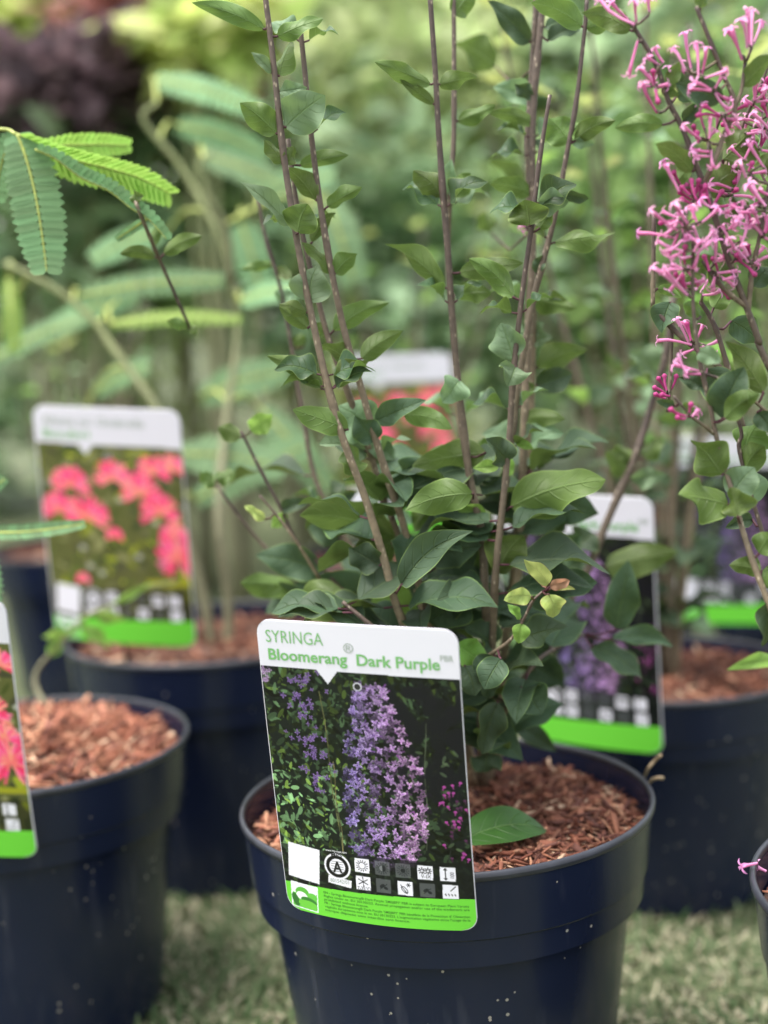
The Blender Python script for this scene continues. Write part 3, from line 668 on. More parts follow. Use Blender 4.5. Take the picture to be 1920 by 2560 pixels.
pk.pstem([('E', 280, 1420, dp + .04), ('E', 283, 1200, dp + .04), ('E', 285, 990, dp + .04)], .0016, .0013, mat='stemd')
pk.pstem([('E', 600, 1700, dp + .03), ('E', 420, 1560, dp + .035), ('E', 280, 1420, dp + .04)], .0018, .0016, mat='stemd')
pk.pstem([('E', 350, 1900, dp + .04), ('E', 362, 1700, dp + .04), ('E', 372, 1430, dp + .04)], .0014, .0012, mat='stemd')
pk.pstem([('E', 560, 980, dp + .02), ('E', 600, 800, dp + .03), ('E', 700, 560, dp + .03), ('E', 800, 330, dp + .03), ('E', 840, 150, dp + .03)], .0016, .001, mat='stemd')
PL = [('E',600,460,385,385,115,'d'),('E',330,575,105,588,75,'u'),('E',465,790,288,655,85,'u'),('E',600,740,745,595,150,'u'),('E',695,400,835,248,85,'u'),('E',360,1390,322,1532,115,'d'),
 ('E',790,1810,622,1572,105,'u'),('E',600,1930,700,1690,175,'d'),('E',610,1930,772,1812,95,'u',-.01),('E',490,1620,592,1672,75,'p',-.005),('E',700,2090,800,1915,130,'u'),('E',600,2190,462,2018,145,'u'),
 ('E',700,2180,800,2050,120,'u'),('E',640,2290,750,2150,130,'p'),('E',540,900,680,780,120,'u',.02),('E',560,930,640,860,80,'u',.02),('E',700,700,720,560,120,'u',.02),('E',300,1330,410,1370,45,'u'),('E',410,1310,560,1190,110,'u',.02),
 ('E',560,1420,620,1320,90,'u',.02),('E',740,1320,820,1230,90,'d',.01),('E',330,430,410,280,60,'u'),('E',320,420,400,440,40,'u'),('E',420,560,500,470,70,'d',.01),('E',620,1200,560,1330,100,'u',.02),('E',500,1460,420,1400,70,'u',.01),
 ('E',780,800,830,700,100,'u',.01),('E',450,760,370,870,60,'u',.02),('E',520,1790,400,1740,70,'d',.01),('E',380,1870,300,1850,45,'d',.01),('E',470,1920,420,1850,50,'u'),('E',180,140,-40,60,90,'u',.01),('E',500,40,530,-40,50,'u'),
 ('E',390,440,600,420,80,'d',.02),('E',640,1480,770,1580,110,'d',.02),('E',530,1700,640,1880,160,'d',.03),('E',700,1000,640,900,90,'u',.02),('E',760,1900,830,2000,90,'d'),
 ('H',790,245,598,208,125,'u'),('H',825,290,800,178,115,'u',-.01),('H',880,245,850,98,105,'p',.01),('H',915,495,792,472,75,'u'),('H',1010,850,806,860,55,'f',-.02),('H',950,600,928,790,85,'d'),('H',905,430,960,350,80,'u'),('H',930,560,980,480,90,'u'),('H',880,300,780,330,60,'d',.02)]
random.seed(12)
for row in PL: pk.leafpx(*row)
FL = [(195,115,90,10),(195,112,40,0),(205,100,200,0),(265,60,260,-5),(210,190,170,345),(300,520,235,385),(255,330,275,372),(330,290,290,220),(430,325,372,222),(460,330,430,150),(490,350,480,200),(505,350,525,220),(520,360,625,325),(350,380,360,310),(310,300,255,265),(430,340,400,290),(330,400,295,400),
 (690,270,645,130),(715,220,690,90),(735,210,740,50),(745,200,782,100),(725,215,715,40),(690,275,625,140),
 (540,640,545,545),(520,600,505,480),(500,640,420,580),(540,700,460,690),(550,690,560,770),(575,600,580,530),(530,650,570,600),(480,640,470,590,1),(490,660,485,620,1),(540,720,480,720),
 (400,880,340,760),(790,520,700,460),(760,560,670,550),(790,770,720,660),(810,640,760,560),(820,600,740,520),(770,700,740,620),(640,870,545,850),(650,880,610,810),(660,850,640,780),(710,820,680,740),(730,800,800,790),(380,830,330,740),(410,860,380,800,1),
 (440,1030,380,935),(390,1060,270,970),(380,1095,210,1075),(500,1030,580,960),(430,1040,400,980),(465,1010,470,960),(400,1060,345,1180),(430,1160,300,1110),(480,1170,540,1120),(460,1180,410,1190),(470,1160,500,1110),(490,1040,450,950),(420,1100,330,1160),(440,1150,360,1190),(450,1080,400,1010),
 (440,1360,280,1230),(430,1350,330,1240),(420,1310,520,1290),(500,1350,600,1200),(510,1360,590,1340),(570,1200,570,1110),(540,1250,520,1190,1),(600,1290,650,1280),(430,1330,390,1270,1),(440,1340,420,1280,1),(560,1210,600,1190),
 (660,950,620,980),(700,960,690,930),(800,950,740,850),(760,980,690,980),(740,1050,650,1010),(640,1120,600,1040),(690,1120,710,1040),(720,1210,650,1140),(730,1210,790,1140),(740,1220,820,1180),(720,1180,690,1130),(780,930,720,850),(820,900,770,870),(770,1030,740,960),(800,1040,830,990),(680,1200,640,1210),(735,1215,765,1220),(660,1150,630,1100),
 (450,1590,390,1470),(460,1590,300,1570),(480,1570,510,1500),(500,1600,580,1570),(470,1610,420,1630),(455,1570,440,1500,1),(530,1590,550,1630),(460,1570,420,1480),
 (520,1720,380,1680),(440,1720,400,1650),(500,1725,430,1720),(650,1790,690,1700),(660,1820,740,1780),(600,1760,560,1720,1),(660,1800,720,1690),
 (340,1800,310,1750,1),(360,1800,385,1740,1),(350,1840,300,1820,1),(440,1920,370,1890,1),(430,1930,400,1925,1),(460,1920,490,1890),(450,1900,455,1870,1),(345,1800,335,1740,1),(340,1815,295,1790,1),(360,1825,330,1820,1),(450,1910,490,1910),
 (470,920,440,860,1),(480,920,460,840,1),(490,910,500,860,1),(470,930,410,890,1),(480,900,490,840,1),(460,940,420,920,1),(500,920,520,870,1),(450,900,420,870,1),(480,940,510,910,1),(465,930,480,880,1),
 (640,900,660,880,1),(720,790,735,760,1),(800,500,790,380,1),(805,470,780,420,1),(810,540,790,490,1),(800,430,810,370,1),(730,1180,720,1140,1),(690,1200,670,1180,1),(580,1260,560,1200,1)]
FC = [(200,120),(260,70),(215,190),(300,330),(310,520),(460,340),(350,400),(700,260),(735,215),(530,650),(400,870),(780,560),(650,880),(720,800),(430,1050),(465,1170),(440,1350),(510,1360),(560,1220),(760,950),(720,1210),(660,1130),(465,1590),(500,1722),(655,1800),(350,1820),(445,1915),(478,920),(810,450)]
random.seed(23)
for (x, y) in ((600, 540), (700, 620), (770, 690), (640, 900), (710, 960), (790, 1090), (410, 1010), (500, 1130), (620, 1070), (570, 1260), (800, 590), (750, 470), (700, 740), (550, 960), (430, 1240), (660, 1190), (290, 400), (560, 420)):
    FC.append((x, y))
    for q in range(5):
        a = random.uniform(0, 6.28); l = random.uniform(60, 120); b_ = random.uniform(5, 18)
        FL.append((x + b_ * math.cos(a), y + b_ * math.sin(a), x + l * math.cos(a), y + l * math.sin(a)) + ((1,) if random.random() < .2 else ()))
random.seed(22)
clusters(pk, FL, FC, 'E', dp)

# ------------------------------------------------------------------ albizia (feathery leaves)
def leaflet_mesh(name, mat, n=5):
    mb = MB(); vs = []; uvs = []; fs = []
    for i in range(n + 1):
        t = i / n; hw = .5 * min(1, (t * 5 + .25)) * (1 - max(0, (t - .72) / .28) ** 2 * .85)
        for j in (-1, 0, 1):
            vs.append((t, hw * j + .10 * t * (1 - t), .05 * abs(j) - .12 * t * t)); uvs.append((max(t, .01), .5 + j * .45))
    for i in range(n):
        for j in range(2): k = i * 3 + j; fs.append((k, k + 1, k + 4, k + 3))
    mb.add(vs, fs, uvs); return mb.mesh(name, mat)
LF = {'alb': leaflet_mesh('leaflet', MAT['alb']), 'alb_lit': leaflet_mesh('leaflet_backlit', MAT['alb_lit'])}
def pinna(parent, pts, n, ln, Nn, mat, open_=(0., 0.), lean=.25, joined=False, rr=.0011, part='frond', wk=1.12, taper=.45):
    P = spline(pts, 8); mb = MB(); tube(mb, P, lambda t: rr * (1 - .6 * t), 6)
    tot = sum((P[i + 1] - P[i]).length for i in range(len(P) - 1)); cum = [0]
    for i in range(len(P) - 1): cum.append(cum[-1] + (P[i + 1] - P[i]).length)
    frames = []
    for k in range(n):
        t = (k + .6) / n; L = t * tot; i = max(j for j in range(len(cum)) if cum[j] <= L + 1e-9); i = min(i, len(P) - 2)
        p = P[i].lerp(P[i + 1], (L - cum[i]) / max(1e-9, cum[i + 1] - cum[i])); T = (P[i + 1] - P[i]).normalized()
        n0 = (Nn - T * Nn.dot(T)).normalized(); S = T.cross(n0)
        size = ln * (.55 + .45 * min(1, t * 4)) * (1 - taper * max(0, (t - .55) / .45) ** 2)
        for sgn, op in ((1, open_[0]), (-1, open_[1])):
            if op is None: continue
            d = (S * sgn * math.cos(op) + n0 * math.sin(op)); d = (d + T * (lean + random.uniform(-.06, .06))).normalized()
            nn = (n0 * math.cos(op) - S * sgn * math.sin(op)); nn = (nn - d * nn.dot(d)).normalized(); sd_ = nn.cross(d)
            wd = tot / n * wk
            M = Matrix(((d.x * size, sd_.x * wd, nn.x * wd, p.x), (d.y * size, sd_.y * wd, nn.y * wd, p.y), (d.z * size, sd_.z * wd, nn.z * wd, p.z), (0, 0, 0, 1)))
            frames.append(M)
    if joined:
        src = LF[mat]; n0_ = len(src.vertices); co = [v.co.copy() for v in src.vertices]; fc = [tuple(p_.vertices) for p_ in src.polygons]
        uvd = [(max(c_.x, .01), .5 + c_.y * .9) for c_ in co]
        lo = MB()
        for M in frames: lo.add([M @ c_ for c_ in co], fc, uvd)
        o = mb.obj(part, MAT['rachis'], parent)
        q = lo.obj('leaflet_rows', MAT[mat], o); tag(q, kind='stuff'); return o
    o = mb.obj(part, MAT['rachis'], parent)
    off = org(parent)
    for M in frames:
        q = link(bpy.data.objects.new('leaflet', LF[mat]), o); q.matrix_local = Matrix.Translation(-off) @ M
    return o
random.seed(31)
al = Plant('albizia_plant', (POTS['left'][0] - .02, POTS['left'][1], .195), 'young albizia with bright feathery fronds in the pot with pale mulch', 'plant')
ay = .02
al.stem([Vector((al.root.location.x, al.root.location.y, .19)), Vector((-.40, .17, .35)), Vector((-.42, .14, .52)), Vector((-.40, .10, .66))], .005, .003, mat='astem')
al.stem([Vector((-.405, .11, .62)), Vector((-.36, .06, .665)), at(*px('F', -60, 60), ay + .01), at(*px('F', 110, 92), ay)], .0016, .0011, mat='rachis')
fp = lambda rows, y0, y1: [at(*px('F', x, y), y0 + (y1 - y0) * i / (len(rows) - 1)) for i, (x, y) in enumerate(rows)]
tocam = (CAM - at(150, 500, ay)).normalized()
zf = 1 / 2.592 * (ay - CAM.y) / FP
pinna(al.root, fp([(110, 92), (160, 220), (210, 400), (250, 600), (290, 870), (302, 985)], ay, ay - .01), 19, 172 * zf, tocam + Vector((.1, 0, .2)), 'alb', lean=.12, wk=1.32)
pinna(al.root, fp([(110, 92), (300, 190), (500, 262), (700, 312), (900, 372), (1090, 470)], ay, ay + .03), 24, 185 * zf, tocam + Vector((.0, 0, -.3)), 'alb_lit', open_=(.1, .8), lean=.8)
pinna(al.root, fp([(250, 170), (420, 165), (620, 160), (830, 165)], ay + .03, ay + .07), 16, 100 * zf, tocam + Vector((0, 0, -.2)), 'alb_lit', open_=(.2, .2), lean=.7)
pinna(al.root, fp([(230, 190), (360, 250), (530, 375), (700, 455), (850, 570), (960, 640), (1080, 770)], ay - .002, ay - .03), 24, 95 * zf, tocam + Vector((.3, 0, .8)), 'alb', open_=(1.05, 1.15), lean=.6)
pinna(al.root, fp([(960, 635), (880, 690), (760, 770)], ay - .02, ay + .0), 12, 40 * zf, tocam, 'alb', open_=(.5, .5), lean=.6)
pinna(al.root, fp([(110, 92), (40, 200), (0, 330), (-30, 520)], ay + .005, ay + .03), 14, 110 * zf, tocam, 'alb', lean=.2)
pinna(al.root, fp([(330, 260), (400, 320), (560, 350)], ay + .012, ay + .03), 9, 60 * zf, tocam, 'alb_lit', lean=.5)
zp = lambda rows, y: [at(*px('Z', x, yy), y) for x, yy in rows]
al.stem([Vector((-.41, .15, .44)), Vector((-.36, .08, .44)), at(*px('Z', -60, 1150), .05)], .0014, .001, mat='rachis')
pinna(al.root, zp([(-60, 1150), (40, 1150), (110, 1143), (182, 1132)], .05), 26, 60 * zf, tocam + Vector((0, 0, .6)), 'alb', open_=(.1, .5), lean=.3)
pinna(al.root, zp([(-60, 1150), (-40, 1210), (-30, 1270), (-25, 1330)], .05), 14, 120 * zf, tocam, 'alb', lean=.3)
pinna(al.root, zp([(-60, 1150), (-40, 1100), (-20, 1060), (10, 1035)], .06), 10, 60 * zf, tocam, 'alb', lean=.4)
# drooping twig caught in the frond
tw = Plant('drooping_lilac_twig', at(*px('F', 885, 550), ay + .03), 'thin purple twig drooping from the feathery frond', 'twig')
tw.pstem([('F', 875, 500, ay - .02), ('F', 890, 560, ay - .028), ('F', 960, 730, ay - .02), ('F', 1045, 930, ay), ('F', 1130, 1120, ay + .01), ('F', 1225, 1335, ay + .02)], .0016, .0011, mat='stemd')
random.seed(14)
for row in [('F',1010,890,772,865,80,'u'),('F',1060,870,1312,750,95,'u'),('F',1220,1350,1078,1298,65,'u'),('F',1225,1345,1292,1385,50,'u'),('F',880,545,868,450,70,'u'),('F',990,820,1050,640,60,'u',.02)]: tw.leafpx(*row)

# albizia in the back left pot
ab = Plant('potted_albizia', (POTS['bl'][0], POTS['bl'][1], .195), 'olive stemmed albizia behind the tall pink flower label', 'plant')
by = POTS['bl'][1]
zr = lambda rows: [at(*px('Z', x, y), d) for x, y, d in rows]
ab.stem([Vector((by * 0 + ab.root.location.x, by, .19))] + zr([(440, 1290, by), (400, 1120, by), (365, 960, by), (330, 870, by), (250, 760, by + .02), (200, 690, by + .03), (110, 620, by + .03), (10, 570, by + .03)]), .0050, .0030, mat='astem')
ab.stem([Vector((ab.root.location.x + .01, by, .19))] + zr([(492, 1290, by), (472, 1120, by), (490, 900, by + .05), (515, 720, by + .08), (500, 600, by + .08), (470, 500, by + .08), (390, 360, by + .1), (310, 260, by + .1), (340, 222, by + .1)]), .0048, .0026, mat='astem')
ab.stem(zr([(500, 610, by + .08), (490, 500, by + .06), (450, 420, by + .05), (430, 360, by + .05), (455, 330, by + .05)]), .0036, .0022, mat='astem')
random.seed(33)
BP = [(310,260,330,170,560,240,.1,'alb',34),(340,222,380,270,575,335,.12,'alb',32),(200,690,170,640,480,605,.0,'alb',30),(200,690,300,640,120,700,.1,'alb',30),(500,640,520,650,640,630,.0,'alb',34),(690,560,700,420,765,610,.15,'alb',46),
      (515,720,520,480,565,640,.12,'alb',42),(110,620,-20,780,190,685,.05,'alb',30),(470,1120,380,980,610,1010,.0,'alb',52),(470,1120,420,1080,670,960,.05,'alb',46),(500,900,560,880,705,1060,.08,'alb',42),(330,870,200,850,320,790,.1,'alb',30),
      (250,760,240,700,520,690,-.05,'alb_lit',20),(450,420,360,500,200,560,.1,'alb',34),(10,570,20,600,30,760,.0,'alb_lit',22),(400,900,430,860,620,800,.12,'alb',44),(470,500,560,420,720,380,.2,'alb',40),(390,360,430,330,640,420,.2,'alb',36),(330,870,180,960,130,1090,.12,'alb',30)]
for (sx, sy, x0, y0, x1, y1, dd, mt, hw) in BP:
    y_ = by + .06 + dd
    pp = zr([(x0, y0, y_), ((x0 + x1) / 2, (y0 + y1) / 2 - 10, y_ - .02), (x1, y1, y_ - .03)])
    d0, p0, _ = ab.near(*px('Z', x0, y0))
    if (p0 - pp[0]).length > .01: ab.stem([p0, (p0 + pp[0]) / 2 + Vector((0, 0, .01)), pp[0]], .0022, .0014, mat='rachis', part='leaf_stalk', sides=6)
    pinna(ab.root, pp, 16, hw * 1.157 * (y_ - CAM.y) / FP * 1.05, (CAM - pp[1]).normalized() + Vector((random.uniform(-.3, .3), 0, random.uniform(.1, .7))), mt, lean=.3, joined=True, rr=.0016, wk=.85)
# yellow leaf spray lying over the lower label corner
low = Plant('albizia_seedling', Vector((-.315, .285, .2)), 'small green sprig crossing the lower corner of the tall label', 'plant')
low.stem([Vector((-.315, .285, .198))] + zr([(75, 1470, .315), (130, 1390, .31), (190, 1330, .30), (240, 1310, .30), (300, 1275, .30), (385, 1255, .31)]), .0022, .0009, mat='astem')
random.seed(15)
for row in [('Z',205,1325,275,1340,26,'f',-.01),('Z',150,1370,90,1380,26,'f'),('Z',170,1350,240,1400,26,'f'),('Z',240,1310,330,1262,14,'f'),('Z',130,1385,110,1420,24,'f')]: low.leafpx(*row)

# ------------------------------------------------------------------ further lilacs
def wild_lilac(x, y, label, n, h, seed, spread=.16, pale=.4, z0=.19, leafk=(.03, .045), lean=(0, 0), gap=.045):
    random.seed(seed)
    p = Plant('lilac_shrub', (x, y, z0), label, 'shrub', 'lilac shrubs in the rows behind')
    for i in range(n):
        a = 2 * math.pi * i / n + random.uniform(-.4, .4); s = random.uniform(.3, 1) * spread; hh = h * random.uniform(.75, 1.08)
        dx, dy = math.cos(a) * s + lean[0], math.sin(a) * s + lean[1]
        P = [Vector((x + math.cos(a) * .008, y + math.sin(a) * .008, z0)), Vector((x + dx * .35, y + dy * .35, z0 + hh * .3)), Vector((x + dx * .75, y + dy * .75, z0 + hh * .65)), Vector((x + dx, y + dy, z0 + hh))]
        o = p.stem(P, random.uniform(.003, .0045), .0014, mat=random.choice(('stem', 'stemd')), sides=7)
        Q = p.stems[-1][1]; acc = 0; last = Q[0]; tw_ = random.uniform(0, 3)
        L = sum((Q[k + 1] - Q[k]).length for k in range(len(Q) - 1)); run = 0; nxt = .05
        for k in range(1, len(Q)):
            run += (Q[k] - Q[k - 1]).length
            if run < nxt: continue
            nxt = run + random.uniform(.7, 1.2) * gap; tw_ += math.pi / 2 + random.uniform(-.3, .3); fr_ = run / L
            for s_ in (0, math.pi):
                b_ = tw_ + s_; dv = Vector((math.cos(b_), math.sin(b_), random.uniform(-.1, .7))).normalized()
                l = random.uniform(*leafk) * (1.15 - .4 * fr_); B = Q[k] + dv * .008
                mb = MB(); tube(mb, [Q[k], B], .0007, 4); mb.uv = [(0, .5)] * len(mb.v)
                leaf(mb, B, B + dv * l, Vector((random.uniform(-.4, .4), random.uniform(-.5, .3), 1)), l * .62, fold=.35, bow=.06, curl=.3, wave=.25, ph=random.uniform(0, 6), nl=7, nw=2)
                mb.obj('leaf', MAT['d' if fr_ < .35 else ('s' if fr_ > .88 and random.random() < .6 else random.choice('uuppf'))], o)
    return p
wild_lilac(*POTS['right'], 'leafy lilac shrub rising behind the second purple label', 8, .62, 41, spread=.14)
wild_lilac(*POTS['fr2'], 'dark lilac shrub behind the second label pot', 7, .62, 42, spread=.2)
wild_lilac(*POTS['mr'], 'slender lilac shrub behind the thick speckled stems', 7, .75, 43, spread=.2)
wild_lilac(*POTS['rr'], 'lilac shrub far behind the pink flowers', 7, .8, 44, spread=.25)
wild_lilac(*POTS['mid'], 'lilac shrub beside the far pink flower label', 6, .6, 45, spread=.2, lean=(.05, .15))
wild_lilac(*POTS['ml'], 'small lilac shrub near the olive albizia branches', 5, .45, 46, spread=.2, lean=(.0, .1))

# ------------------------------------------------------------------ shrubs of the back rows
def bush(name, c, rad, n, size, cols, label, seed, cat='shrub', group='shrubs in the back rows', trunk=True, aspect=.5, stemcol='astem'):
    r = np.random.default_rng(seed); c = np.array(c); rad = np.array(rad)
    t = thing(name, (c[0], c[1], 0), label, cat, group)
    nc = 34; cc = r.normal(size=(nc, 3)); cc /= np.linalg.norm(cc, axis=1)[:, None]; cc *= r.uniform(.35, .95, (nc, 1))
    k = r.integers(0, nc, n); p = cc[k] + r.normal(0, .17, (n, 3)); P = c + p * rad
    P[:, 2] = np.maximum(P[:, 2], .03)
    a = r.normal(size=(n, 3)); a[:, 2] = a[:, 2] * .5 + .15; a += p * .8; a /= np.linalg.norm(a, axis=1)[:, None]
    u = np.array((0, -.25, 1.)) + r.normal(0, .45, (n, 3)); s = np.cross(u, a); s /= np.linalg.norm(s, axis=1)[:, None]; u = np.cross(a, s)
    L = size * r.uniform(.6, 1.25, n)[:, None]; W = L * aspect * r.uniform(.8, 1.2, (n, 1))
    V = np.zeros((n, 6, 3))
    V[:, 0] = P; V[:, 1] = P + a * L * .4 + s * W * .5 + u * W * .16; V[:, 2] = P + a * L * .4; V[:, 3] = P + a * L * .4 - s * W * .5 + u * W * .16
    V[:, 4] = P + a * L - u * L * .12; V[:, 5] = P + a * L * .75 - u * L * .02
    q = np.array([(0, 1, 2), (0, 2, 3), (1, 4, 5), (1, 5, 2), (2, 5, 3), (3, 5, 4)])
    Fq = (np.arange(n)[:, None, None] * 6 + q).reshape(-1, 3)
    cols = np.array(cols); cv = cols[r.integers(0, len(cols), n)] * r.uniform(.7, 1.3, (n, 1)) * r.uniform(.75, 1.25, nc)[k][:, None]
    me = npmesh('foliage', V.reshape(-1, 3) - np.array((c[0], c[1], 0)), Fq, MAT['bush'], np.repeat(cv, 6, 0))
    tag(link(bpy.data.objects.new('foliage', me), t), kind='stuff')
    random.seed(seed)
    for i in range(5):
        e_ = c + cc[i] * rad * .9; mid = (np.array((c[0], c[1], c[2] * .4)) + e_) / 2 + r.normal(0, .03, 3)
        mb = MB(); tube(mb, spline([Vector((c[0] + i * .006 - .012, c[1], 0)), Vector(mid), Vector(e_)], 5), lambda q_: .011 * (1 - .75 * q_), 6); mb.obj('branch', MAT[stemcol], t)
    return t
def BU(u, v, y, r, *args, rz=None, **k):
    p = at(u * 1.1573, v * 1.1573, y); return (p.x, p.y, p.z), (r, r * .8, rz or r)
YG = [(.54, .62, .20), (.62, .66, .28), (.44, .56, .18)]; LG = [(.48, .56, .28), (.56, .63, .34), (.38, .48, .22)]; MG = [(.20, .32, .11), (.27, .40, .15), (.14, .24, .09)]
PU = [(.115, .075, .088), (.15, .10, .11), (.09, .065, .07)]; RB = [(.34, .13, .11), (.42, .20, .15), (.26, .12, .09)]; GG = [(.30, .43, .25), (.38, .50, .30), (.22, .34, .18)]
BS = [('purple_bush', BU(130, 215, 1.75, .26, rz=.10), 1500, .075, PU, 'dark purple leaved bush in the back row'),
      ('golden_bush', BU(110, 60, 2.5, .26, rz=.16), 1300, .085, YG, 'bright yellow green bush above the purple one'),
      ('red_bush', BU(370, 120, 2.0, .20), 1900, .07, RB, 'reddish brown leaved bush beside the golden bush'),
      ('golden_bush', BU(440, 70, 1.6, .11, rz=.08), 500, .08, YG, 'small lime green bush in front of the reddish bush'),
      ('green_bush', BU(60, 420, 1.75, .3, rz=.2), 1100, .07, GG, 'grey green bush below the purple bush'),
      ('green_bush', BU(620, 90, 2.6, .36), 1500, .09, LG, 'light green bush behind the leftmost tall lilac stems'),
      ('green_bush', BU(820, 260, 2.1, .30), 1300, .08, LG, 'leafy light green bush seen between the lilac stems'),
      ('golden_bush', BU(900, 40, 2.8, .34), 1300, .09, YG, 'pale lime bush high behind the middle lilac stems'),
      ('green_bush', BU(1100, 150, 2.5, .40), 1600, .085, LG, 'broad light green bush behind the speckled stems'),
      ('green_bush', BU(1350, 120, 2.3, .36), 1500, .08, GG, 'soft green bush behind the pink flowers'),
      ('golden_bush', BU(1330, 340, 2.4, .30), 1100, .08, LG, 'sunlit green bush left of the pink flower sprays'),
      ('green_bush', BU(1600, 60, 2.6, .40), 1400, .09, LG, 'pale green bush behind the topmost pink flowers'),
      ('green_bush', BU(1600, 430, 2.0, .32), 1300, .075, MG, 'mid green bush behind the pink flower clusters'),
      ('green_bush', BU(1250, 620, 1.9, .30), 1200, .075, MG, 'mid green low bush behind the right lilac branch'),
      ('green_bush', BU(880, 560, 1.75, .26), 1000, .07, GG, 'grey green low bush behind the far label'),
      ('green_bush', BU(600, 420, 1.9, .28), 1000, .075, GG, 'grey green bush behind the left lilac stems'),
      ('green_bush', BU(280, 430, 2.0, .30), 1100, .075, MG, 'dusky green bush behind the olive branches')]
for i, (nm, (c_, r_), n_, s_, co_, lb_) in enumerate(BS): bush(nm, c_, r_, int(n_ * .42), s_ * 1.3, co_, lb_, 100 + i)
for i in range(9):
    x = -2.72 + i * .68
    bush('hedge_shrub', (x, 3.9 + .3 * math.sin(i * 2.1), .85), (.62, .45, .95), 700, .17, (LG, YG, GG)[i % 3], ('tall light green', 'tall lime green', 'tall grey green')[i % 3] + ' shrub in the far hedge row', 300 + i, group=('light', 'lime', 'grey')[i % 3] + ' far hedge shrubs')

# ------------------------------------------------------------------ plant labels
class Canvas:
    def __init__(s, w, h, col): s.w, s.h = w, h; s.a = np.tile(np.array(col, float), (h, w, 1)); s.yy, s.xx = np.mgrid[0:h, 0:w] + .5
    def ell(s, cx, cy, rx, ry, ang, col, al=1.0):
        R = max(rx, ry) + 1; x0, x1, y0, y1 = max(0, int(cx - R)), min(s.w, int(cx + R) + 2), max(0, int(cy - R)), min(s.h, int(cy + R) + 2)
        if x0 >= x1 or y0 >= y1: return
        X = s.xx[y0:y1, x0:x1] - cx; Y = s.yy[y0:y1, x0:x1] - cy; c, n = math.cos(ang), math.sin(ang)
        m = ((X * c + Y * n) / rx) ** 2 + ((-X * n + Y * c) / ry) ** 2 < 1
        s.a[y0:y1, x0:x1][m] = s.a[y0:y1, x0:x1][m] * (1 - al) + np.array(col) * al
    def line(s, x0, y0, x1, y1, wd, col, al=1.0):
        L = math.hypot(x1 - x0, y1 - y0); s.box((x0 + x1) / 2, (y0 + y1) / 2, L / 2, wd / 2, math.atan2(y1 - y0, x1 - x0), col, al)
    def box(s, cx, cy, hx, hy, ang, col, al=1.0):
        R = math.hypot(hx, hy) + 1; x0, x1, y0, y1 = max(0, int(cx - R)), min(s.w, int(cx + R) + 2), max(0, int(cy - R)), min(s.h, int(cy + R) + 2)
        if x0 >= x1 or y0 >= y1: return
        X = s.xx[y0:y1, x0:x1] - cx; Y = s.yy[y0:y1, x0:x1] - cy; c, n = math.cos(ang), math.sin(ang)
        m = (np.abs(X * c + Y * n) < hx) & (np.abs(-X * n + Y * c) < hy)
        s.a[y0:y1, x0:x1][m] = s.a[y0:y1, x0:x1][m] * (1 - al) + np.array(col) * al
